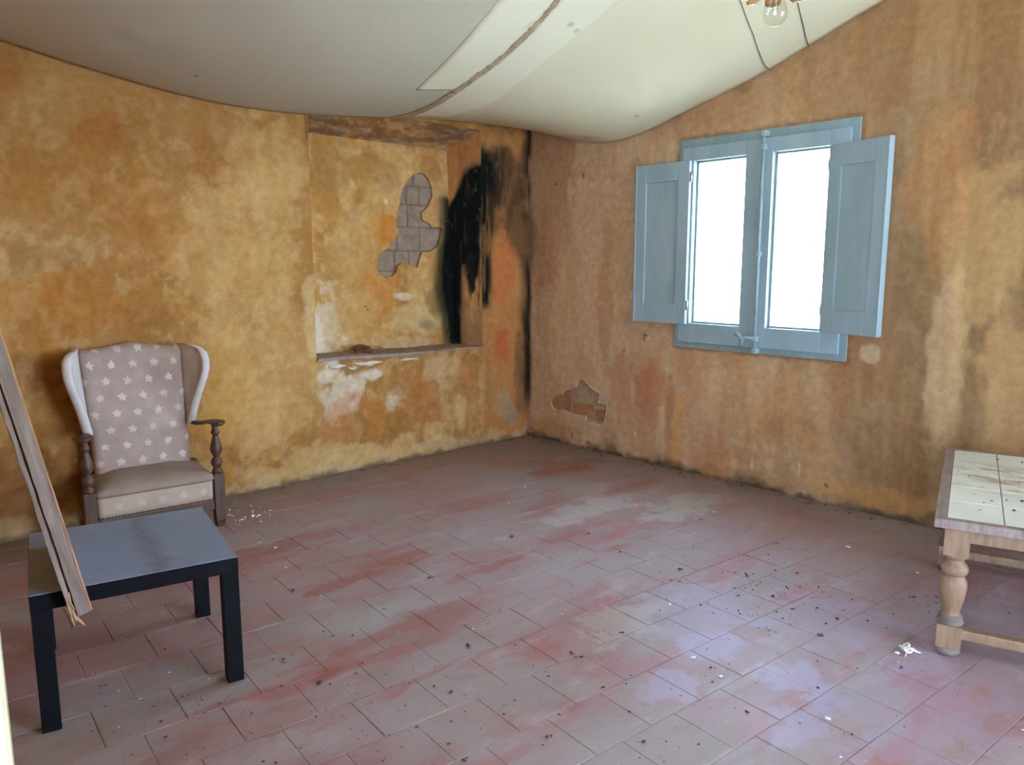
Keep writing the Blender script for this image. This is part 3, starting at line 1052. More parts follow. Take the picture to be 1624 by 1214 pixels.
    for x0, x1, ya, yb in [(60, 392, 455, 740), (415, 700, 600, 775), (712, 930, 640, 800)]:
        MB().box((0.016, y6(x1) + 0.001, z6(yb)), (0.07, y6(x0) - 0.001, z6(ya))).build('brick', M['orange_brick'], B, bevel=0.004, seg=1)
    MB().box((0.019, y6(960), z6(950)), (0.06, y6(40), z6(240))).build('mortar', M['tan_mortar'], B)

    # other walls (behind the camera), slab, thickness
    def wall_mesh(name, quads, ox, label):
        b = MB()
        for lo, hi in quads:
            b.box(lo, hi)
        o = b.build(name, M['plain_wall'])
        return tag(o, label, kind='structure')
    wall_mesh('wall_west', [((XW - 0.3, -3.76, 0), (XW, 0.3, ZC)), ((XW - 0.3, YD - 0.3, 0), (XW, -6.0, ZC)), ((XW - 0.3, -6.0, 2.2), (XW, -3.76, ZC))], 2, 'ochre wall with the entrance doorway')  # unseen doorway, widened so more daylight reaches the right wall
    wall_mesh('wall_near', [((XW, YD - 0.3, 0), (-2.4, YD, ZC)), ((-0.3, YD - 0.3, 0), (0.5, YD, ZC)), ((-2.4, YD - 0.3, 2.4), (-0.3, YD, ZC))], 3, 'ochre wall behind the camera with the terrace doorway')
    b = MB()
    for lo, hi in [((0.012, YD, 0), (0.5, WY0, ZC)), ((0.012, WY1, 0), (0.5, 0.5, ZC)), ((0.012, WY0, 0), (0.5, WY1, WZ0)), ((0.012, WY0, WZ1), (0.5, WY1, ZC))]:
        lo = (0.075, lo[1], lo[2])
        b.box(lo, hi)
    b.build('wall_core', M['white_plaster'], B)
    b = MB().box((XW - 0.3, 0.32, 0), (0.5, 0.6, ZC))
    b.build('wall_core', M['white_plaster'], A)
    tag(MB().box((XW - 0.3, YD - 0.3, ZC), (0.5, 0.6, ZC + 0.2)).build('ceiling', M['white_plaster']), 'plastered slab above the ceiling cloth', kind='structure')
    tag(MB().box((-60, -60, -0.9), (60, 60, -0.6)).build('ground', M['ground']), 'dry pale ground outside the house', kind='structure')
    return A, B


M['plain_wall'] = grainy('plain_ochre_wall', (186, 132, 66), (206, 154, 88), 0.85, 0.15, 3)


# ------------------------------------------------------------------ floor
def clip_poly(poly, xmin, xmax, ymin, ymax):
    def cut(pts, f, inter):
        out = []
        for i in range(len(pts)):
            a, b = pts[i], pts[(i + 1) % len(pts)]
            if f(a):
                out.append(a)
                if not f(b):
                    out.append(inter(a, b))
            elif f(b):
                out.append(inter(a, b))
        return out
    for ax, lim, sg in ((0, xmin, 1), (0, xmax, -1), (1, ymin, 1), (1, ymax, -1)):
        if not poly:
            return poly
        def it(a, b, ax=ax, lim=lim):
            t = (lim - a[ax]) / (b[ax] - a[ax])
            return (a[0] + (b[0] - a[0]) * t, a[1] + (b[1] - a[1]) * t)
        poly = cut(poly, lambda p, ax=ax, lim=lim, sg=sg: sg * (p[ax] - lim) >= 0, it)
    return poly


def tile_geo(mb, poly, dz, tilt):
    n = len(poly)
    cx = sum(p[0] for p in poly) / n
    cy = sum(p[1] for p in poly) / n
    ins = []
    for p in poly:
        dx, dy = cx - p[0], cy - p[1]
        L = math.hypot(dx, dy) or 1
        ins.append((p[0] + dx / L * 0.0016, p[1] + dy / L * 0.0016))
    zt = lambda p: dz + tilt[0] * (p[0] - cx) + tilt[1] * (p[1] - cy)
    vs = [(p[0], p[1], -0.015) for p in poly] + [(p[0], p[1], zt(p) - 0.0010) for p in poly] + [(p[0], p[1], zt(p)) for p in ins]
    fs = [tuple(range(2 * n, 3 * n))]
    for i in range(n):
        j = (i + 1) % n
        fs.append((i, j, n + j, n + i))
        fs.append((n + i, n + j, 2 * n + j, 2 * n + i))
    mb.add(vs, fs)


def build_floor():
    fl = MB().box((XW - 0.3, YD - 0.3, -0.3), (0.5, 0.3, -0.0022)).build('floor', M['grout'])
    tag(fl, 'dusty red square terracotta tile floor with offset rows', kind='structure')
    th = -0.085
    ux, uy = math.cos(th), math.sin(th)
    vx, vy = -uy, ux
    pit, row = 0.2225, 0.218
    items = []
    for r in range(-16, 26):
        v0 = -2.388 - row * r          # upper edge of the row
        off = -2.478 + 0.0985 * r
        for c in range(-16, 20):
            u0 = off + pit * c
            g = 0.0007 + random.uniform(0, 0.0009)
            poly = []
            for (u, v) in ((u0 + g, v0 - row + g), (u0 + pit - g, v0 - row + g), (u0 + pit - g, v0 - g), (u0 + g, v0 - g)):
                u += random.uniform(-0.0008, 0.0008)
                v += random.uniform(-0.0006, 0.0006)
                poly.append((u * ux + v * vx, u * uy + v * vy))
            poly = clip_poly(poly, XW + 0.002, -0.002, YD + 0.002, -0.002)
            if len(poly) < 3:
                continue
            q = np.array([[p[0], p[1], 0] for p in poly])
            depth = (q - CAM) @ fw
            a = -1.0
            if depth.min() > 0.3:
                px, py = project(q)
                px, py = np.clip(px, 0, 1624), np.clip(py, 0, 1214)
                a = 0.5 * abs(np.dot(px, np.roll(py, 1)) - np.dot(py, np.roll(px, 1)))
            items.append((a, poly))
    items.sort(key=lambda t: -t[0])
    rest = MB()
    for i, (a, poly) in enumerate(items):
        dz = random.uniform(-0.0009, 0.0004)
        tl = (random.uniform(-0.004, 0.004), random.uniform(-0.004, 0.004))
        if i < 298 and a > 30:
            m_ = MB()
            tile_geo(m_, poly, dz, tl)
            m_.build('tile', M['tile'], fl)
        else:
            tile_geo(rest, poly, dz, tl)
    if rest.v:
        tag(rest.build('tile_remainder', M['tile'], fl), kind='stuff')
    return fl


# ------------------------------------------------------------------ sagging ceiling cloth
_ax = np.array([-4.65, -4.1, -3.7, -3.355, -3.10, -2.824, -2.513, -2.163, -1.832, -1.325, -0.82, 0.0])
_az = np.array([2.80, 2.56, 2.41, 2.348, 2.300, 2.257, 2.219, 2.206, 2.217, 2.262, 2.313, 2.345])
_by = np.array([0.0, -0.30, -0.644, -0.85, -1.027, -1.46, -1.964, -2.185, -2.376, -2.563, -3.2, -4.0, -7.0])
_bz = np.array([2.346, 2.268, 2.178, 2.160, 2.178, 2.287, 2.428, 2.509, 2.581, 2.648, 2.84, 2.98, 3.05])


def smooth_interp(x, xs, zs):
    if xs[0] > xs[-1]:
        xs, zs = xs[::-1], zs[::-1]
    # natural cubic spline through the measured points
    n = len(xs)
    hh = np.diff(xs)
    Am = np.zeros((n, n))
    r = np.zeros(n)
    Am[0, 0] = Am[-1, -1] = 1
    for i in range(1, n - 1):
        Am[i, i - 1], Am[i, i], Am[i, i + 1] = hh[i - 1], 2 * (hh[i - 1] + hh[i]), hh[i]
        r[i] = 6 * ((zs[i + 1] - zs[i]) / hh[i] - (zs[i] - zs[i - 1]) / hh[i - 1])
    m2 = np.linalg.solve(Am, r)
    xq = np.clip(x, xs[0], xs[-1])
    k = np.clip(np.searchsorted(xs, xq) - 1, 0, n - 2)
    h_ = hh[k]
    a, b = (xs[k + 1] - xq) / h_, (xq - xs[k]) / h_
    return a * zs[k] + b * zs[k + 1] + ((a ** 3 - a) * m2[k] + (b ** 3 - b) * m2[k + 1]) * h_ * h_ / 6


def cloth_z(x, y):
    x, y = np.asarray(x, float), np.asarray(y, float)
    za = smooth_interp(x, _ax, _az)
    zb = smooth_interp(y, _by, _bz) - 2.346
    w = sst(x, -1.35, -0.02)
    ya = -y
    g = np.where(ya < 1.6, 0.161 * ya ** 2, 0.161 * 2.56 + 0.515 * (ya - 1.6))
    z = za + w * zb + (1 - w) * g
    k = 0.10
    zm = 3.12
    return -k * np.log(np.exp(-z / k) + np.exp(-zm / k))


def cloth_hit(px, py):
    d = ray(px, py)
    t = 0.3
    prev = t
    while t < 12:
        p = CAM + d * t
        if p[2] > float(cloth_z(p[0], p[1])) and t > 0.5:
            a, b = prev, t
            for _ in range(30):
                m_ = 0.5 * (a + b)
                p = CAM + d * m_
                if p[2] > float(cloth_z(p[0], p[1])):
                    b = m_
                else:
                    a = m_
            return CAM + d * a
        prev = t
        t += 0.03
    return CAM + d * prev


def cloth_spots(name, spots):
    m, c, P = CLOTHMAT[name]
    wob = m.noise(P, 26, 5, 0.65)
    for px, py, r, amt, cc in spots:
        q = cloth_hit(px, py)
        vm_ = m.node('ShaderNodeVectorMath', operation='DISTANCE')
        m.l.new(P, vm_.inputs[0])
        vm_.inputs[1].default_value = tuple(float(v) for v in q)
        d = m.math('ADD', m.math('DIVIDE', vm_.outputs['Value'], r), m.math('MULTIPLY', m.math('SUBTRACT', wob, 0.5), 2.6))
        c = m.mix(m.ramp(d, [(0.35, amt), (0.8, 0.0)]), c, L4(cc))
    m.color(c)


def build_cloth():
    cloth_spots('white_ceiling_cloth', [(312, 122, 0.012, 0.9, (90, 66, 48)), (1345, 36, 0.016, 0.8, (110, 80, 56)), (1010, 186, 0.03, 0.5, (150, 130, 104)), (60, 20, 0.30, 0.16, (196, 140, 96)), (935, 218, 0.08, 0.4, (150, 134, 114))])  # wide orange spot paints a warm glow, last spot the shaded corner fold
    cloth_spots('pale_cloth_strip', [(905, 38, 0.035, 0.55, (168, 146, 116)), (915, 50, 0.03, 0.55, (168, 146, 116)), (932, 78, 0.02, 0.5, (160, 136, 104)), (840, 40, 0.05, 0.4, (186, 166, 136))])
    nx, ny = 120, 170
    xs = np.linspace(XW + 0.01, -0.012, nx)
    ys = np.linspace(YD + 0.01, -0.016, ny)
    X, Y = np.meshgrid(xs, ys, indexing='ij')
    Z = cloth_z(X, Y)
    Z = Z + (fbm(X.ravel(), Y.ravel(), 1.5, 3, 7).reshape(X.shape) - 0.5) * 0.03 * np.clip(np.minimum(-X, -Y) / 0.5, 0, 1)
    # a few dents and puckers
    for (px, py, r, a) in [(220, 58, 0.05, -0.012), (1040, 150, 0.05, 0.012), (1010, 185, 0.03, 0.012), (1075, 125, 0.04, -0.01)]:
        q = cloth_hit(px, py)
        Z = Z + a * np.exp(-((X - q[0]) ** 2 + (Y - q[1]) ** 2) / r ** 2)
    mb = MB()
    vs = np.stack([X.ravel(), Y.ravel(), Z.ravel()], 1)
    idx = np.arange(nx * ny).reshape(nx, ny)
    F = np.stack([idx[:-1, :-1], idx[1:, :-1], idx[1:, 1:], idx[:-1, 1:]], -1).reshape(-1, 4).tolist()
    mb.add(vs.tolist(), F, 0, True)
    cl = mb.build('ceiling_cloth', M['cloth'])
    so = cl.modifiers.new('solid', 'SOLIDIFY')
    so.thickness = 0.004
    so.offset = 0
    tag(cl, 'white cloth sagging under the whole ceiling, stretched between the ochre walls', 'cloth')

    def zz(x, y):
        # same surface as the mesh (incl. ripples), for strips lying against its underside
        r = (fbm(np.array([x]), np.array([y]), 1.5, 3, 7)[0] - 0.5) * 0.03 * min(1, max(0, min(-x, -y) / 0.5))
        return float(cloth_z(x, y)) + r

    def strip(name, left, right, m_, off, label, jag=0.0, n=44):
        def sample(pl, t):
            L = [0]
            for a, b in zip(pl[:-1], pl[1:]):
                L.append(L[-1] + math.hypot(b[0] - a[0], b[1] - a[1]))
            s_ = t * L[-1]
            for i in range(len(pl) - 1):
                if s_ <= L[i + 1] + 1e-9:
                    k = (s_ - L[i]) / max(1e-9, L[i + 1] - L[i])
                    return (pl[i][0] + (pl[i + 1][0] - pl[i][0]) * k, pl[i][1] + (pl[i + 1][1] - pl[i][1]) * k)
            return pl[-1]
        WL = [cloth_hit(*p) for p in left]
        WR = [cloth_hit(*p) for p in right]
        rings = []
        for i in range(n + 1):
            a = sample([(q[0], q[1]) for q in WL], i / n)
            b = sample([(q[0], q[1]) for q in WR], i / n)
            rr = []
            for k in range(9):
                t = k / 8
                x, y = a[0] + (b[0] - a[0]) * t, a[1] + (b[1] - a[1]) * t
                if jag and k in (0, 8):
                    x += random.uniform(-jag, jag)
                x, y = min(x, -0.02), min(y, -0.02)
                rr.append((x, y, zz(x, y) - off))
            rings.append(rr)
        b_ = MB().loft(rings, closed=False)
        o = b_.build(name, m_, cl)
        md = o.modifiers.new('solid', 'SOLIDIFY')
        md.thickness = 0.0025
        md.offset = 0
        if label:
            o['label'] = label
        return o

    SE = [(893, -14), (862, 25), (830, 58), (800, 85), (760, 115), (720, 145), (680, 170), (650, 182), (622, 187.5)]
    sl = [(a - 3.6 if b < 180 else a - 5, b - 1.6) for a, b in SE]
    sr = [(a + 3.6 if b < 180 else a + 5, b + 1.6) for a, b in SE]
    strip('cloth_strip', [(802, -14), (770, 24), (735, 64), (700, 100), (660, 140)], [(890, -14), (840, 48), (800, 84), (760, 114), (722, 143)], M['cloth2'], 0.0043, 'paler strip of cloth left of the frayed seam')
    strip('cloth_strip', [(897, -14), (840, 52), (800, 89), (760, 119), (720, 149), (690, 167), (650, 184)], [(1000, -14), (940, 35), (885, 80), (830, 124), (790, 155), (750, 176), (712, 186)], M['cloth2'], 0.0043, 'paler strip of cloth right of the frayed seam')
    strip('seam', sl, sr, M['seam'], 0.0066, 'frayed brown seam across the cloth', jag=0.006, n=80)
    return cl, zz


# ------------------------------------------------------------------ window
def build_window():
    w = empty('window_1', (0, -1.94, 0.82))
    tag(w, 'two-leaf casement window in grey-blue wood with open inner shutters', kind='structure')
    O = np.array([0, -1.94, 0.82])

    def bx(mb, x0, x1, y0, y1, z0, z1):
        mb.box((x0 - O[0], y0 - O[1], z0 - O[2]), (x1 - O[0], y1 - O[1], z1 - O[2]))
    Y0, Y1, Z0, Z1 = -2.499, -1.376, 0.815, 2.102
    for (a, b, c, d) in [(Y0, Y1, 2.046, Z1), (Y0, Y1, Z0, 0.858), (Y0, -2.452, 0.858, 2.046), (-1.42, Y1, 0.858, 2.046)]:
        m_ = MB()
        bx(m_, -0.010, 0.07, a, b, c, d)
        m_.build('casing_board', M['blue_frame'], w, bevel=0.003)
    for si, (a, b, ga, gb) in enumerate([(-1.937, -1.414, -1.85, -1.497), (-2.458, -1.937, -2.356, -2.02)]):
        zb, zt, gz0, gz1 = 0.852, 2.052, 0.972, 1.97
        s_ = MB()
        for (p, q, r_, t_) in [(a, ga, zb, zt), (gb, b, zb, zt), (ga, gb, zb, gz0), (ga, gb, gz1, zt)]:
            bx(s_, -0.028, 0.022, p, q, r_, t_)
        so = s_.build('sash', M['blue_paint'], w, bevel=0.003)
        g_ = MB()
        bx(g_, 0.004, 0.008, ga, gb, gz0, gz1)
        g_.build('pane', M['glass'], so)
        bd = MB()
        for (p, q, r_, t_) in [(ga, ga + 0.012, gz0, gz1), (gb - 0.012, gb, gz0, gz1), (ga, gb, gz0, gz0 + 0.012), (ga, gb, gz1 - 0.012, gz1)]:
            bx(bd, 0.009, 0.019, p, q, r_, t_)
        bd.build('glazing_bead', M['blue_paint'], so, bevel=0.002, seg=1)
    # weather strip on the meeting stile
    m_ = MB()
    bx(m_, -0.036, -0.027, -1.962, -1.932, 0.866, 2.04)
    m_.build('meeting_strip', M['blue_paint'], w, bevel=0.002)
    # espagnolette bolt
    m_ = MB()
    m_.tube([(-0.048, -1.972 - O[1], 0.83 - O[2]), (-0.048, -1.972 - O[1], 1.4 - O[2]), (-0.048, -1.972 - O[1], 2.075 - O[2])], 0.0095, 10)
    rod = m_.build('bolt_rod', M['blue_metal'], w)
    h_ = MB()
    for z in (0.835, 0.905, 1.40, 2.00, 2.075):
        h_.box((-0.060, -1.985 - O[1], z - 0.016 - O[2]), (-0.009, -1.959 - O[1], z + 0.016 - O[2]))
    h_.build('bolt_guide', M['blue_metal'], rod, bevel=0.003)
    h_ = MB()
    h_.tube([(-0.056, -1.968 - O[1], 0.91 - O[2]), (-0.062, -1.93 - O[1], 0.915 - O[2]), (-0.066, -1.895 - O[1], 0.905 - O[2]), (-0.066, -1.885 - O[1], 0.918 - O[2]), (-0.066, -1.86 - O[1], 0.935 - O[2])], [0.009, 0.010, 0.009, 0.011, 0.014], 10)
    h_.tube([(-0.06, -1.90 - O[1], 0.905 - O[2]), (-0.06, -1.895 - O[1], 0.87 - O[2]), (-0.05, -1.875 - O[1], 0.865 - O[2])], 0.007, 8)
    h_.build('bolt_handle', M['blue_metal'], rod)
    # shutters
    def shutter(hx, hy, ex, ey, zb, zt, lab, dirv):
        wdt = math.hypot(ex - hx, ey - hy)
        tx, ty = (ex - hx) / wdt, (ey - hy) / wdt
        nx_, ny_ = (ty, -tx)
        if nx_ > 0:
            nx_, ny_ = -nx_, -ny_
        T = lambda p: (hx + tx * p[0] + nx_ * p[1] - O[0], hy + ty * p[0] + ny_ * p[1] - O[1], p[2] - O[2])
        f = MB()
        st, th = 0.082, 0.026
        for (p, q, r_, t_) in [(0, st, zb, zt), (wdt - st * 0.9, wdt, zb, zt), (st, wdt - st * 0.9, zb, zb + 0.125), (st, wdt - st * 0.9, zt - 0.115, zt)]:
            f.box((p, 0, r_), (q, th, t_), T=T)
        so = f.build('shutter', M['blue_paint'], w, bevel=0.003)
        so['label'] = lab
        p_ = MB().box((st - 0.004, 0.005, zb + 0.12), (wdt - st * 0.9 + 0.004, th - 0.012, zt - 0.11), T=T)
        p_.build('shutter_panel', M['blue_paint'], so, bevel=0.004)
        e = MB()
        e.box((wdt - 0.004, -0.006, zb), (wdt + 0.010, th + 0.004, zt), T=T)
        e.build('edge_bead', M['blue_paint'], so, bevel=0.003)
        for z in (zb + 0.12, zt - 0.10):
            hm = MB()
            q = T((-0.006, th * 0.6, z))
            hm.lathe([(0.006, -0.03), (0.006, -0.01), (0.0065, -0.009), (0.0065, 0.009), (0.006, 0.01), (0.006, 0.03)], 10, q)
            hm.build('hinge', M['steel'], so)
    shutter(-0.030, -1.485, -0.040, -1.088, 0.966, 1.972, 'left shutter folded back flat against the wall', -1)
    shutter(-0.030, -2.368, -0.130, -2.712, 0.972, 1.966, 'right shutter standing a little off the wall', 1)
    sill = MB()
    bx(sill, 0.075, 0.56, -2.46, -1.41, 0.80, 0.852)
    sill.build('outer_sill', M['white_plaster'], w, bevel=0.004)


# ------------------------------------------------------------------ armchair
def build_armchair():
    a = math.radians(-5)
    t = empty('wingback_armchair', (-2.955, -0.435, 0), a)
    tag(t, 'worn wingback armchair in faded leaf-print cloth with dark turned arm posts, against the ochre wall', 'armchair')
    fl = (-0.295, 0.295)

    def sq(cx, cy, z, w, d, ch=0.0):
        return [(cx - w / 2, cy - d / 2, z), (cx + w / 2, cy - d / 2, z), (cx + w / 2, cy + d / 2, z), (cx - w / 2, cy + d / 2, z)]
    for sx in fl:
        m_ = MB()
        m_.loft([sq(sx, 0.006, 0.0, 0.036, 0.040), sq(sx, 0.0, 0.035, 0.052, 0.052), sq(sx, 0, 0.275, 0.055, 0.055), sq(sx, 0, 0.282, 0.049, 0.049)], smooth=False)
        lg = m_.build('front_leg', M['leg_wood'], t, bevel=0.004)
        prof = [(0.025, 0.279), (0.027, 0.290), (0.024, 0.300), (0.017, 0.306), (0.021, 0.314), (0.028, 0.328), (0.029, 0.340), (0.024, 0.354), (0.016, 0.362), (0.015, 0.368),
                (0.020, 0.376), (0.028, 0.392), (0.030, 0.408), (0.027, 0.428), (0.020, 0.452), (0.015, 0.472), (0.014, 0.480), (0.021, 0.488), (0.022, 0.496), (0.017, 0.504), (0.014, 0.512), (0.016, 0.530), (0.020, 0.542)]
        MB().lathe(prof, 20, (sx, 0, 0)).build('arm_post', M['dark_wood'], t)
    for sx in (-0.25, 0.25):
        m_ = MB()
        m_.loft([sq(sx, 0.375, 0.0, 0.04, 0.04), sq(sx, 0.33, 0.2, 0.05, 0.05), sq(sx, 0.30, 0.30, 0.05, 0.05)], smooth=False)
        m_.build('rear_leg', M['leg_wood'], t, bevel=0.004)
    # armrests: rail from the wing foot, dipping, ending in a round pad
    for sg in (-1, 1):
        pts = [(0.245, 0.245, 0.516, 0.020), (0.262, 0.19, 0.514, 0.020), (0.278, 0.13, 0.524, 0.022), (0.290, 0.07, 0.538, 0.030), (0.297, 0.03, 0.545, 0.040), (0.30, -0.01, 0.548, 0.045), (0.30, -0.045, 0.547, 0.038), (0.30, -0.068, 0.546, 0.020), (0.30, -0.074, 0.546, 0.006)]
        rings = []
        for (x, y, z, w) in pts:
            rg = []
            for k in range(12):
                an = 2 * math.pi * k / 12
                rg.append((sg * (x + w * math.cos(an)), y, z + 0.011 * math.sin(an) * (1 if w > 0.01 else 0.4)))
            rings.append(rg)
        MB().loft(rings).build('armrest', M['dark_wood'], t)
    # seat: front apron and top cushion
    def rr(x0, x1, y0, y1, z, r=0.03, n=5):
        pts = []
        for cx, cy, a0 in ((x1 - r, y0 + r, -90), (x1 - r, y1 - r, 0), (x0 + r, y1 - r, 90), (x0 + r, y0 + r, 180)):
            for k in range(n):
                an = math.radians(a0 + 90 * k / (n - 1))
                pts.append((cx + r * math.cos(an), cy + r * math.sin(an), z))
        return pts
    m_ = MB()
    m_.loft([rr(-0.267, 0.267, -0.024, 0.27, 0.142), rr(-0.268, 0.268, -0.028, 0.27, 0.18), rr(-0.268, 0.268, -0.030, 0.27, 0.245), rr(-0.267, 0.267, -0.026, 0.268, 0.258)])
    ap = m_.build('seat_apron', M['uph_front'], t)
    m_ = MB()
    rings = []
    for z, s_, in ((0.250, 0.0), (0.262, -0.006), (0.276, -0.002), (0.288, 0.012), (0.298, 0.04), (0.306, 0.09), (0.310, 0.15)):
        ring = rr(-0.270 + s_, 0.270 - s_, -0.034 + s_ * 0.9, 0.275 - s_ * 0.1, z, 0.035)
        rings.append([(x, y, z + 0.028 * sst(np.array(y), -0.03, 0.24) * (1 - (x / 0.30) ** 2)) for x, y, z in ring])
    m_.loft(rings)
    m_.build('seat_cushion', M['uph_plain'], t)
    nb = MB()
    for i in range(40):
        x = -0.258 + 0.516 * i / 39
        nb.lathe([(0.0052, 0), (0.0048, 0.003), (0.0025, 0.0055)], 7, (0, 0, 0))
        n = 21
        for k in range(len(nb.v) - n, len(nb.v)):
            p = nb.v[k]
            nb.v[k] = (x + p[0], -0.028 - p[2], 0.150 + p[1])
    tag(nb.build('nailhead_trim', M['dark_wood'], ap), 'row of dark upholstery nails', kind='stuff')
    # base frame under the apron
    MB().box((-0.268, -0.018, 0.095), (0.268, 0.012, 0.1425)).build('front_rail', M['leg_wood'], t, bevel=0.003)
    for sx in fl:
        MB().box((sx * 0.96 - 0.012, 0.02, 0.14), (sx * 0.96 + 0.012, 0.32, 0.2)).build('side_rail', M['leg_wood'], t, bevel=0.003)
    # reclined backrest with humped top
    nu, nvv = 25, 26
    def back_pt(u, v, front):
        hw = 0.222 + 0.018 * v
        x = hw * u
        ztop = 0.920 + 0.022 * math.exp(-(u / 0.42) ** 2) - 0.004 * abs(u)
        z = 0.24 + (ztop - 0.24) * v
        yc = 0.235 + 0.125 * v
        th = 0.052 * (1 - 0.15 * v)
        e = min(1.0, (1 - v) / 0.06)
        th *= math.sqrt(max(0.0, 1 - (1 - e) ** 2)) if v > 0.94 else 1.0
        eu = min(1.0, (1 - abs(u)) / 0.06)
        th *= 0.55 + 0.45 * math.sqrt(max(0.0, 1 - (1 - eu) ** 2))
        bulge = 0.018 * (1 - u * u) * math.sin(math.pi * min(1, v * 1.05))
        return (x, yc - th - bulge if front else yc + th * 0.5, z)
    rings = []
    for i in range(nvv):
        v = i / (nvv - 1)
        f = [back_pt(-1 + 2 * k / (nu - 1), v, True) for k in range(nu)]
        b = [back_pt(1 - 2 * k / (nu - 1), v, False) for k in range(nu)]
        rings.append(f + b)
    MB().loft(rings).build('backrest', M['uph_back'], t)
    # wings
    for sg in (-1, 1):
        rings = []
        zs = [0.508, 0.53, 0.58, 0.64, 0.70, 0.75, 0.80, 0.845, 0.882, 0.906, 0.918, 0.923]
        fd = [0.050, 0.060, 0.075, 0.098, 0.125, 0.148, 0.165, 0.170, 0.162, 0.140, 0.112, 0.075]
        fo = [0.010, 0.014, 0.024, 0.038, 0.055, 0.070, 0.080, 0.082, 0.076, 0.062, 0.042, 0.020]
        for z, d, o_ in zip(zs, fd, fo):
            v = (z - 0.24) / 0.665
            yb = 0.235 + 0.125 * v + 0.01
            xb = 0.226 + 0.018 * v
            yf = yb - d - 0.03
            xf = xb + o_
            th = 0.020 if z < 0.9 else 0.014
            ring = []
            # inner edge back -> front, rounded nose, outer edge back
            dx, dy = xf - xb, yf - yb
            L = math.hypot(dx, dy)
            ex, ey = dx / L, dy / L
            nx_, ny_ = -ey, ex
            if nx_ < 0:
                nx_, ny_ = -nx_, -ny_
            for k in range(5):
                s_ = k / 4 * (L - th)
                ring.append((xb + ex * s_ - nx_ * th * 0.8, yb + ey * s_ - ny_ * th * 0.8, z))
            for k in range(7):
                an = -math.pi / 2 + math.pi * k / 6
                ring.append((xb + ex * (L - th) + ex * th * 1.2 * math.cos(an) + nx_ * th * 1.15 * math.sin(an), yb + ey * (L - th) + ey * th * 1.2 * math.cos(an) + ny_ * th * 1.15 * math.sin(an), z))
            for k in range(5):
                s_ = (1 - k / 4) * (L - th)
                ring.append((xb + ex * s_ + nx_ * th, yb + ey * s_ + ny_ * th, z))
            rings.append([(sg * p[0], p[1], p[2]) for p in ring])
        MB().loft(rings).build('wing', M['uph_wing'], t)


# ------------------------------------------------------------------ black side table
CT = dict(w=0.565, d=0.60, z=0.42, a=math.radians(-11.0))


def build_black_table():
    fl, fr = np.array([-3.774, -1.900]), np.array([-3.216, -2.006])
    a = CT['a']
    ex = np.array([math.cos(a), math.sin(a)])
    ey = np.array([-math.sin(a), math.cos(a)])
    mid = (fl + fr) / 2
    c = mid + ey * CT['d'] / 2
    t = empty('black_side_table', (c[0], c[1], 0), a)
    tag(t, 'low black square table with a dusty grey top, in front of the armchair', 'table')
    hw, hd, z, th = CT['w'] / 2, CT['d'] / 2, CT['z'], 0.050
    MB().box((-hw, -hd, z - th), (hw, hd, z - 0.002)).build('apron', M['black_lacquer'], t, bevel=0.002)
    MB().box((-hw + 0.0015, -hd + 0.0015, z - 0.002), (hw - 0.0015, hd - 0.0015, z)).build('tabletop', M['tabletop'], t)
    for sx in (-1, 1):
        for sy in (-1, 1):
            x0, y0 = sx * (hw - 0.0255), sy * (hd - 0.0255)
            MB().box((x0 - 0.025, y0 - 0.025, 0.001), (x0 + 0.025, y0 + 0.025, z - th)).build('leg', M['black_lacquer'], t, bevel=0.002)
    return t


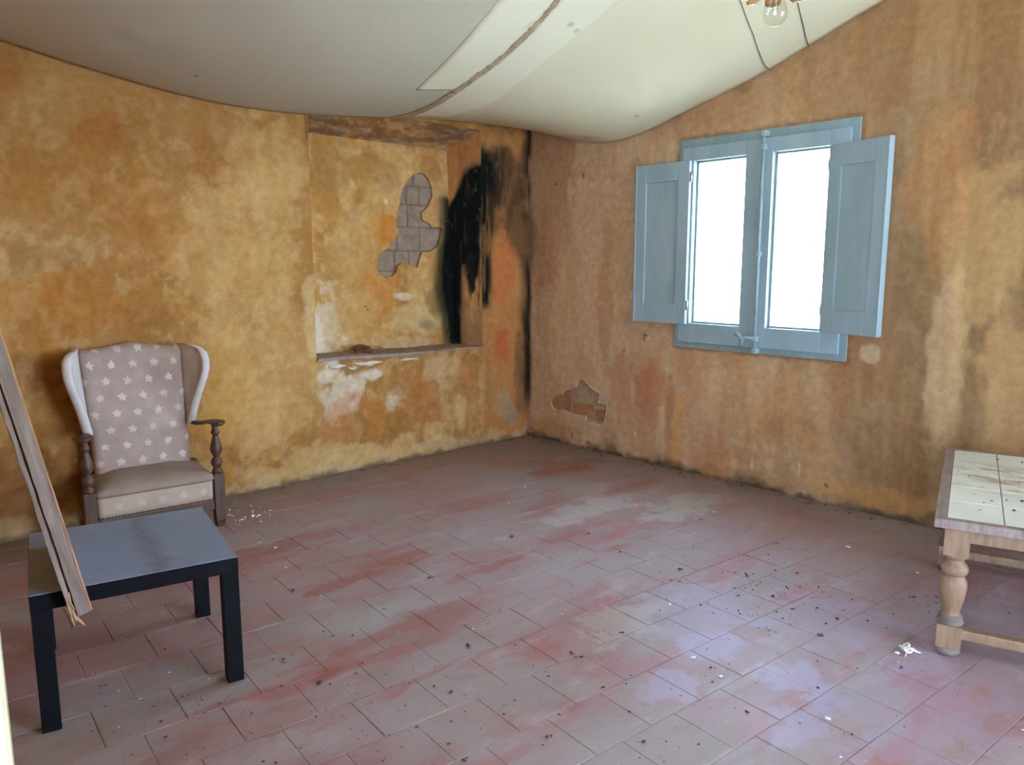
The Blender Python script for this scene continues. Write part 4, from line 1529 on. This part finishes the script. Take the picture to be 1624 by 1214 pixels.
# ------------------------------------------------------------------ old frame leaning on the table
def build_leaning_frame():
    d1, d2 = ray(147, 972), ray(-4, 512)
    n = np.cross(d1, d2)
    n /= np.linalg.norm(n)
    if n[0] < 0:
        n = -n
    e1 = np.cross(n, [0, 0, 1.0])
    e1 /= np.linalg.norm(e1)
    if e1[1] < 0:
        e1 = -e1                         # away from the camera along the table
    e2 = np.cross(n, e1)
    if e2[2] < 0:
        e2 = -e2
    d = ray(147, 972)
    q = CAM + d * ((-1.978) - CAM[1]) / d[1]
    t = empty('leaning_frame', tuple(q))
    t.matrix_world = Matrix(((n[0], e1[0], e2[0], q[0]), (n[1], e1[1], e2[1], q[1]), (n[2], e1[2], e2[2], q[2]), (0, 0, 0, 1)))
    tag(t, 'weathered wooden frame panel seen edge-on, leaning across the black table', 'frame')
    zt = (CT['z'] - q[2]) / e2[2] + 0.008   # local height where the rail meets the table top

    def rough_bar(x0, x1, y0, y1, z0, z1, amp, nseg=26, seed=1, ragged=True):
        rnd = random.Random(seed)
        rings = []
        for i in range(nseg + 1):
            z = z0 + (z1 - z0) * i / nseg
            j = lambda: rnd.uniform(-amp, amp)
            k = 0.0
            rings.append([(x0 + j(), y0 + j(), z), (x1 + j() * 0.6, y0 + j(), z), (x1 + j() * 0.6, y1 + j(), z), (x0 + j(), y1 + j(), z)])
        if ragged:
            rings[0] = [(p[0], p[1], p[2] + rnd.uniform(-0.006, 0.010)) for p in rings[0]]
        return MB().loft(rings, smooth=False)
    # local x = thickness (to the right), y = away, z = along the stile
    rough_bar(-0.036, 0.0, 0.0, 0.035, 0.0, 1.55, 0.0012, 40, 3).build('stile', M['grey_old_wood'], t, bevel=0.002)
    rough_bar(-0.0025, 0.0022, -0.0012, 0.010, 0.01, 1.55, 0.0008, 30, 5).build('lit_stile_edge', M['raw_wood'], t)  # pale strip paints the light along the stile's right edge
    rough_bar(-0.041, -0.036, 0.010, 0.030, 0.004, 1.55, 0.0012, 30, 7).build('rebate', M['dark_wood'], t)
    rough_bar(-0.053, -0.041, 0.002, 0.030, 0.012, 1.55, 0.0018, 40, 9).build('back_lath', M['grey_old_wood'], t, bevel=0.002)
    rough_bar(-0.036, 0.0, 0.44, 0.485, zt, 1.55, 0.0012, 20, 11).build('stile', M['grey_old_wood'], t, bevel=0.002)
    m_ = MB()
    m_.box((-0.034, 0.035, zt), (-0.003, 0.44, zt + 0.05))
    m_.build('rail', M['grey_old_wood'], t, bevel=0.002)
    m_ = MB()
    m_.box((-0.034, 0.035, 1.50), (-0.003, 0.44, 1.55))
    m_.build('rail', M['grey_old_wood'], t, bevel=0.002)
    for i in range(4):
        y0 = 0.036 + i * 0.101
        MB().box((-0.030, y0, zt + 0.05), (-0.018, y0 + 0.0995, 1.50)).build('panel_board', M['grey_old_wood'], t, bevel=0.001, seg=1)
    # splinters at the broken foot
    sp_ = MB()
    rnd = random.Random(4)
    for i in range(7):
        x = -0.052 + 0.012 * rnd.random()
        z = 0.0 + 0.06 * rnd.random()
        sp_.tube([(x, 0.008, z + 0.03), (x - 0.003, 0.002, z), (x + rnd.uniform(-0.004, 0.004), 0.0, z - 0.022)], [0.004, 0.003, 0.0012], 5)
    sp_.tube([(-0.044, 0.012, 0.02), (-0.041, 0.010, -0.004), (-0.034, 0.008, -0.016), (-0.028, 0.006, -0.030)], [0.006, 0.0055, 0.004, 0.003], 7)
    tag(sp_.build('splinters', M['raw_wood'], t), kind='stuff')


# ------------------------------------------------------------------ tiled low table with turned legs
def build_tiled_table():
    c0 = np.array([-1.418, -3.447])
    ang = math.atan2(0.282, 0.959)
    L, Wd, zt = 1.19, 0.62, 0.49
    # local x along the long side (away), local y = -short direction
    t = empty('tiled_coffee_table', (c0[0], c0[1], 0), ang)
    tag(t, 'low oak table with cream tiled top and turned legs, right of the window', 'table')
    th = 0.032
    rim = 0.036
    for (x0, y0, x1, y1) in [(0, -Wd, rim, 0), (L - rim, -Wd, L, 0), (rim, -rim, L - rim, 0), (rim, -Wd, L - rim, -Wd + rim)]:
        MB().box((x0, y0, zt - th), (x1, y1, zt)).build('top_rim', M['rim_wood'], t, bevel=0.003)
    MB().box((rim, -Wd + rim, zt - th + 0.002), (L - rim, -rim, zt - 0.008)).build('top_bed', M['grout'], t)
    xs = [rim, 0.262, 0.482, 0.702, 0.922, L - rim]
    ys = [-rim, -0.202, -0.386, -Wd + rim]
    for i in range(len(xs) - 1):
        for j in range(len(ys) - 1):
            g = 0.0016
            dz = random.uniform(-0.0006, 0.0008)
            MB().box((xs[i] + 0.7 * g, ys[j + 1] + g, zt - 0.009), (xs[i + 1] - 0.7 * g, ys[j] - g, zt - 0.001 + dz)).build('tile', M['ceramic'], t, bevel=0.0015, seg=1)
    ix, iy = 0.054, 0.072
    def leg(x, y):
        h = 0.0023
        prof = [(0.033, 0.0), (0.037, 0.004), (0.039, 0.014), (0.036, 0.026), (0.030, 0.028)]
        lo = MB().lathe([(0.030, 0.001), (0.038, 0.006), (0.040, 0.016), (0.038, 0.028), (0.031, 0.030)], 22, (x, y, 0))
        m_ = MB()
        w = 0.038
        m_.loft([[(x - w, y - w, z), (x + w, y - w, z), (x + w, y + w, z), (x - w, y + w, z)] for z in (0.030, 0.112)], smooth=False)
        m_.loft([[(x - w, y - w, z), (x + w, y - w, z), (x + w, y + w, z), (x - w, y + w, z)] for z in (0.362, zt - th)], smooth=False)
        b = len(m_.v)
        m_.lathe([(0.036, 0.110), (0.040, 0.115), (0.041, 0.121), (0.038, 0.127), (0.0345, 0.129), (0.0365, 0.134), (0.036, 0.140), (0.031, 0.144), (0.0285, 0.148), (0.0275, 0.156), (0.031, 0.175), (0.037, 0.200), (0.041, 0.225), (0.0425, 0.248), (0.041, 0.266), (0.034, 0.280), (0.029, 0.285),
                  (0.034, 0.289), (0.041, 0.298), (0.0425, 0.310), (0.039, 0.323), (0.030, 0.333), (0.027, 0.340), (0.028, 0.346), (0.036, 0.350), (0.038, 0.357), (0.036, 0.364)], 24, (x, y, 0))
        lg = m_.build('leg', M['oak'], t)
        lo.build('foot', M['foot_wood'], lg)
        # dust collar on the lower block
        MB().lathe([(0.030, 0.1455), (0.0370, 0.1405), (0.0374, 0.1338), (0.0355, 0.1295), (0.0390, 0.1270), (0.0420, 0.1205), (0.0405, 0.1145)], 22, (x, y, 0), caps=False).build('collar_dust', M['foot_wood'], lg)
    bx_ = 0.905
    legs = [(ix, -iy), (bx_, -iy + 0.022), (ix, -Wd + iy), (bx_, -Wd + iy - 0.022)]
    for p in legs:
        leg(*p)
    # aprons and stretchers
    for x in (ix, bx_):
        MB().box((x - 0.012, -Wd + iy + 0.03, zt - th - 0.052), (x + 0.012, -iy - 0.03, zt - th)).build('apron', M['oak'], t, bevel=0.003)
        MB().box((x - 0.020, -Wd + iy + 0.03, 0.062), (x + 0.020, -iy - 0.03, 0.098)).build('stretcher', M['oak'], t, bevel=0.006)
    for y in (-iy, -Wd + iy):
        MB().box((ix + 0.03, y - 0.012, zt - th - 0.052), (bx_ - 0.03, y + 0.012, zt - th)).build('apron', M['oak'], t, bevel=0.003)
        MB().box((ix + 0.03, y - 0.014, 0.062), (bx_ - 0.03, y + 0.014, 0.098)).build('stretcher', M['oak'], t, bevel=0.006)
    return t, ang, c0, zt


# ------------------------------------------------------------------ lamp and wires
def build_lamp(zz):
    q = CAM + ray(1229, 22) * 1.95
    t = empty('ceiling_lamp', tuple(q))
    tag(t, 'hanging lamp with a clear bare bulb below amber glass petals', 'lamp')
    # bulb hangs down: local z = 0 at the globe centre
    prof = [(0.0005, -0.0305), (0.009, -0.0292), (0.017, -0.0255), (0.0245, -0.0185), (0.029, -0.0095), (0.0305, 0.0), (0.0295, 0.010), (0.0265, 0.0195), (0.0225, 0.028), (0.018, 0.037), (0.0145, 0.046), (0.0133, 0.052)]
    bl = MB().lathe(prof, 32, caps=False).build('bulb', M['bulb_glass'], t)
    f = MB()
    f.tube([(0.004, 0.0, 0.046), (0.006, 0, 0.02), (0.012, 0, 0.004)], 0.0007, 6)
    f.tube([(-0.004, 0.0, 0.046), (-0.006, 0, 0.02), (-0.012, 0, 0.004)], 0.0007, 6)
    f.tube([(0.012, 0, 0.004), (0.006, 0.002, 0.0035), (0.0, 0, 0.004), (-0.006, 0.002, 0.0035), (-0.012, 0, 0.004)], 0.0005, 6)
    f.lathe([(0.0042, 0.028), (0.0035, 0.034), (0.005, 0.05)], 10)
    f.build('filament', M['filament'], bl)
    MB().lathe([(0.0128, 0.048), (0.0135, 0.055), (0.0128, 0.060), (0.0135, 0.065), (0.0128, 0.070), (0.016, 0.075), (0.019, 0.082), (0.019, 0.125), (0.012, 0.135), (0.006, 0.14)], 20).build('socket', M['brass'], t)
    for k in range(6):
        an = 2 * math.pi * k / 6 + 0.62
        pts = [(0.020, 0.072, 0.007), (0.036, 0.062, 0.016), (0.052, 0.048, 0.021), (0.064, 0.040, 0.019), (0.074, 0.040, 0.010), (0.078, 0.043, 0.002)]
        rings = []
        for r_, z, w in pts:
            rg = []
            for j in range(8):
                b = 2 * math.pi * j / 8
                l_, hgt = w * math.cos(b), 0.0045 * math.sin(b) - 0.1 * w * (1 - math.cos(b) ** 2) * 0
                rg.append((r_ * math.cos(an) - l_ * math.sin(an), r_ * math.sin(an) + l_ * math.cos(an), z + hgt))
            rings.append(rg)
        MB().loft(rings).build('petal', M['amber'], t)
    ztop = zz(q[0], q[1]) - q[2] - 0.004
    MB().tube([(0, 0, 0.138), (0, 0, ztop * 0.5), (0, 0, ztop)], 0.004, 8).build('stem', M['brass'], t)
    MB().lathe([(0.006, ztop - 0.05), (0.03, ztop - 0.035), (0.045, ztop - 0.01), (0.045, ztop - 0.001)], 24).build('canopy', M['brass'], t)
    return q


def build_wires(zz):
    def wire(pix, label):
        pts = []
        for a, b in pix:
            q = cloth_hit(a, b)
            x, y = min(q[0], -0.02), q[1]
            pts.append((x, y, zz(x, y) - 0.007))
        # refine along the cloth
        out = []
        for p, q in zip(pts[:-1], pts[1:]):
            for k in range(6):
                s_ = k / 6
                x, y = p[0] + (q[0] - p[0]) * s_, p[1] + (q[1] - p[1]) * s_
                out.append((x, y, zz(x, y) - 0.007))
        out.append(pts[-1])
        o = MB().tube(out, 0.0024, 6).build('electric_wire', M['wire'])
        tag(o, label, 'wire', 'thin wires under the ceiling cloth')
    wire([(1150, -55), (1175, 0), (1195, 52), (1214, 103), (1218, 106), (1221, 109)], 'thin dark wire left of the bulb, ending in a kink at the cloth edge')
    wire([(1251, -55), (1265, 0), (1274, 36), (1283, 71)], 'thin dark straight wire right of the bulb, above the window')


# ------------------------------------------------------------------ small things
TAKEN = []


def free_spot(p, r, own):
    for x, y, q, g in TAKEN:
        if g != own and (x - p[0]) ** 2 + (y - p[1]) ** 2 < (q + r) ** 2:
            return False
    return True


def lump(mb, c, r, rnd, flat=0.6):
    if not free_spot(c, 1.9 * r, id(mb)):
        return
    TAKEN.append((c[0], c[1], 1.9 * r, id(mb)))
    c = (c[0], c[1], c[2] + 0.0013)
    vs = []
    base = [(1, 0, 0), (-1, 0, 0), (0, 1, 0), (0, -1, 0), (0, 0, 1), (0, 0, -0.42)]
    a = rnd.uniform(0, 6.28)
    sx, sy = rnd.uniform(0.7, 1.5), rnd.uniform(0.6, 1.1)
    for x, y, z in base:
        k = rnd.uniform(0.7, 1.25)
        x, y = x * sx * k, y * sy * k
        vs.append((c[0] + r * (x * math.cos(a) - y * math.sin(a)), c[1] + r * (x * math.sin(a) + y * math.cos(a)), c[2] + r * flat * (z * k + 0.55)))
    mb.add(vs, [(0, 2, 4), (2, 1, 4), (1, 3, 4), (3, 0, 4), (2, 0, 5), (1, 2, 5), (3, 1, 5), (0, 3, 5)])


def build_debris(tt):
    rnd = random.Random(23)
    mb, ch = MB(), MB()
    del TAKEN[:]
    bpy.context.view_layer.update()
    for o in bpy.data.objects:       # keep crumbs clear of feet and legs
        if o.type == 'MESH' and o.name.split('.')[0] in ('leg', 'front_leg', 'rear_leg', 'foot'):
            c_ = sum((o.matrix_world @ Vector(b) for b in o.bound_box), Vector()) / 8
            TAKEN.append((c_.x, c_.y, 0.062, 0))

    def clear(p):
        return XW + 0.1 < p[0] < -0.02 and YD + 0.1 < p[1] < -0.02
    def scatter(m_, px, py, sx, sy, n, r0, r1):
        for _ in range(n):
            p = onz(rnd.gauss(px, sx), min(1230, rnd.gauss(py, sy)))
            if clear(p):
                lump(m_, (p[0], p[1], -0.0005), rnd.uniform(r0, r1) * (0.35 + 0.8 * rnd.random() ** 2), rnd)
    # bits that show singly in the photograph
    for (x, y, r) in [(1184, 914, 9), (1223, 948, 9), (1248, 933, 6), (1270, 934, 6), (988, 1006, 8), (958, 1092, 11), (873, 1075, 9), (872, 1172, 13), (743, 1025, 9), (715, 1100, 8), (505, 1085, 10),
                      (1325, 983, 10), (1298, 1010, 10), (1432, 1061, 9), (1445, 949, 8), (812, 852, 8), (985, 878, 6), (1080, 905, 7), (1020, 1180, 9), (739, 1207, 9), (712, 1181, 7), (905, 1038, 7), (912, 1044, 7), (745, 1030, 6),
                      (1112, 824, 6), (932, 848, 6), (1130, 1061, 8), (1186, 1131, 7), (1350, 1167, 7), (430, 1048, 7), (450, 1052, 6), (564, 1070, 7), (465, 938, 7), (680, 918, 6), (512, 1003, 6), (1485, 948, 7), (1230, 905, 6), (660, 1155, 6), (650, 1083, 6), (610, 967, 5), (560, 1009, 5)]:
        p = onz(x, y)
        k = float((p - CAM) @ fw) / FPX
        for j in range(2):
            lump(mb, (p[0] + rnd.uniform(-.4, .4) * r * k, p[1] + rnd.uniform(-.4, .4) * r * k, -0.0005), r * k * 0.42 * rnd.uniform(0.6, 1.1), rnd, 0.7)
    scatter(mb, 1190, 910, 75, 35, 70, 0.004, 0.009)
    scatter(mb, 1230, 960, 90, 40, 50, 0.004, 0.009)
    scatter(mb, 1090, 900, 160, 60, 70, 0.002, 0.006)
    scatter(mb, 900, 950, 350, 120, 130, 0.002, 0.0055)
    scatter(mb, 450, 1130, 170, 70, 160, 0.002, 0.006)
    scatter(mb, 200, 1130, 120, 60, 80, 0.002, 0.006)
    scatter(mb, 1000, 1130, 300, 60, 90, 0.002, 0.006)
    scatter(mb, 1450, 980, 120, 60, 60, 0.003, 0.008)
    for i in range(240):   # grit gathered along the wall foot
        s_ = rnd.random()
        if rnd.random() < 0.8:
            p = (-0.03 - abs(rnd.gauss(0, 0.05)), -0.1 - s_ * 3.6, 0)
        else:
            p = (-0.1 - s_ * 2.3, -0.03 - abs(rnd.gauss(0, 0.04)), 0)
        lump(mb, p, rnd.uniform(0.002, 0.009), rnd)
    tag(mb.build('dirt_crumbs', M['crumb']), 'dark crumbs of dirt scattered over the red tiles', 'debris', kind='stuff')
    for (x, y, r) in [(1062, 960, 8), (1100, 1044, 10), (1143, 1074, 10), (1313, 1141, 9), (1423, 1038, 14), (508, 1003, 12), (550, 1093, 8), (750, 999, 5), (562, 898, 6), (1345, 869, 10), (1132, 813, 6), (1058, 921, 6), (1455, 910, 6), (1052, 1085, 6), (833, 773, 5), (807, 799, 5), (437, 870, 8), (372, 895, 6), (1575, 885, 9)]:
        p = onz(x, y)
        k = float((p - CAM) @ fw) / FPX
        lump(ch, (p[0], p[1], -0.0005), r * k * 0.55, rnd, 0.35)
    scatter(ch, 385, 820, 28, 10, 46, 0.006, 0.016)
    scatter(ch, 430, 850, 60, 35, 26, 0.004, 0.008)
    scatter(ch, 900, 950, 380, 130, 60, 0.0015, 0.005)
    scatter(ch, 200, 1080, 140, 70, 40, 0.0015, 0.004)
    tag(ch.build('plaster_chips', M['chip']), 'white flecks of fallen plaster scattered over the red tiles', 'debris', kind='stuff')

    del TAKEN[:]
    # knotted scrap of white tissue
    p = onz(1437, 1035)
    m_ = MB()
    rr_ = random.Random(9)
    path = []
    for k in range(40):          # one twisted strip, looped and knotted on itself
        a = k / 39 * 11.0
        r_ = 0.016 + 0.009 * math.sin(1.7 * a + 0.6)
        path.append((r_ * math.cos(a) * 1.15 + 0.006 * math.sin(3.1 * a), r_ * math.sin(a) * 0.8, 0.010 + 0.010 * (0.5 + 0.5 * math.sin(2.3 * a + 1))))
    path = [(-0.042, -0.012, 0.004), (-0.030, -0.010, 0.006)] + path + [(0.018, -0.026, 0.006), (0.026, -0.040, 0.003)]
    m_.tube(path, [0.0018] + [0.0022 + 0.0026 * abs(math.sin(0.9 * k)) for k in range(len(path) - 2)] + [0.001], 6)
    o = m_.build('tissue_scrap', M['paper'], loc=(p[0], p[1], 0))
    tag(o, 'crumpled white scrap of tissue on the tiles, left of the turned table leg', 'litter')

    # dry curled leaf on the niche shelf
    p = onz(575, 559, 0.752)
    y_ = 0.115
    p = ony(575, 559, y_)
    m_ = MB()
    for k in range(5):
        a = k * 0.7 - 1.2
        rings = []
        for i in range(9):
            s_ = i / 8
            w = 0.03 * math.sin(math.pi * (0.08 + 0.9 * s_)) + 0.003
            cx_ = (s_ - 0.5) * 0.15 + 0.012 * math.sin(3 * s_ + k)
            rg = []
            for j in range(7):
                b = (j / 6 - 0.5) * 2.2
                rg.append((cx_, (w * math.sin(b)) * math.cos(a) + 0.008 * k - 0.015, 0.012 + 0.012 * k * 0.6 + w * (1 - math.cos(b)) * 0.9 + abs(w * math.sin(b) * math.sin(a)) * 0.4))
            rings.append(rg)
        m_.loft(rings, closed=False)
    o = m_.build('dry_leaf', M['rag'], loc=(p[0], y_, 0.744))
    so = o.modifiers.new('solid', 'SOLIDIFY')
    so.thickness = 0.002
    o.rotation_euler = (0, 0, 0.1)
    tag(o, 'curled dry brown leaf lying on the grey niche shelf', 'leaf')
    rb = MB()
    for i in range(120):
        x = rnd.uniform(-1.65, -0.6)
        lump(rb, (x, rnd.uniform(0.02, 0.22), 0.757 - 0.016 * (x + 1.822) / 1.37), rnd.uniform(0.002, 0.008), rnd)
    for i in range(40):
        x = rnd.gauss(-1.23, 0.04)
        lump(rb, (x, 0.21 + rnd.uniform(-0.02, 0.015), 0.752 + max(0, 0.035 * (1 - abs(x + 1.23) / 0.06)) * rnd.random()), rnd.uniform(0.005, 0.012), rnd)
    tag(rb.build('shelf_rubble', M['shelf_stone']), 'loose grey plaster rubble along the niche shelf', 'debris', kind='stuff')

    # crumbs on the tiled table
    t, ang, c0, zt = tt
    cb = MB()
    ca, sa = math.cos(ang), math.sin(ang)
    def tp(px, py):
        return onz(px, py, zt)
    for (x, y, r) in [(1608, 812, 8), (1582, 730, 4), (1621, 735, 5), (1621, 797, 7), (1573, 796, 4), (1560, 799, 4), (1520, 748, 3), (1596, 795, 4)]:
        p = tp(x, y)
        k = float((p - CAM) @ fw) / FPX
        lump(cb, (p[0], p[1], zt - 0.0005), r * k * 0.6, rnd)
    for i in range(60):
        lx, ly = rnd.uniform(0.05, 1.1), rnd.uniform(-0.58, -0.06)
        lump(cb, (c0[0] + lx * ca - ly * sa, c0[1] + lx * sa + ly * ca, zt - 0.0005), rnd.uniform(0.0015, 0.005), rnd)
    tag(cb.build('table_crumbs', M['crumb']), 'dark crumbs on the cream tiled table top', 'debris', kind='stuff')


def build_doors():
    # open leaf of the entrance door, its free edge just left of the camera
    e = onz(22, 1214, 1.0)
    d = ray(11, 1085)
    y0 = -3.765
    q = CAM + d * (y0 - CAM[1]) / d[1]
    t = empty('door_1', (XW, y0, 0))
    tag(t, 'cream painted door leaf standing open', kind='structure')
    xe = q[0] - XW
    b = MB().box((0.01, 0.0, 0.012), (xe, 0.04, 2.06))
    lf = b.build('door_leaf', M['cream_paint'], t, bevel=0.004)
    for z0, z1 in ((0.15, 0.9), (1.05, 1.9)):
        MB().box((0.09, -0.006, z0), (xe - 0.09, 0.002, z1)).build('door_panel', M['cream_paint'], lf, bevel=0.005)
    MB().lathe([(0.012, 0), (0.012, 0.03), (0.024, 0.04), (0.024, 0.06), (0.010, 0.066)], 16).build('handle', M['brass'], lf, loc=(xe - 0.06, 0.04, 1.0)).rotation_euler = (-math.pi / 2, 0, 0)


A_, B_ = build_setting()
FL = build_floor()
CL, ZZ = build_cloth()
build_window()
build_doors()
build_armchair()
build_black_table()
build_leaning_frame()
TT = build_tiled_table()
build_lamp(ZZ)
build_wires(ZZ)
build_debris(TT)
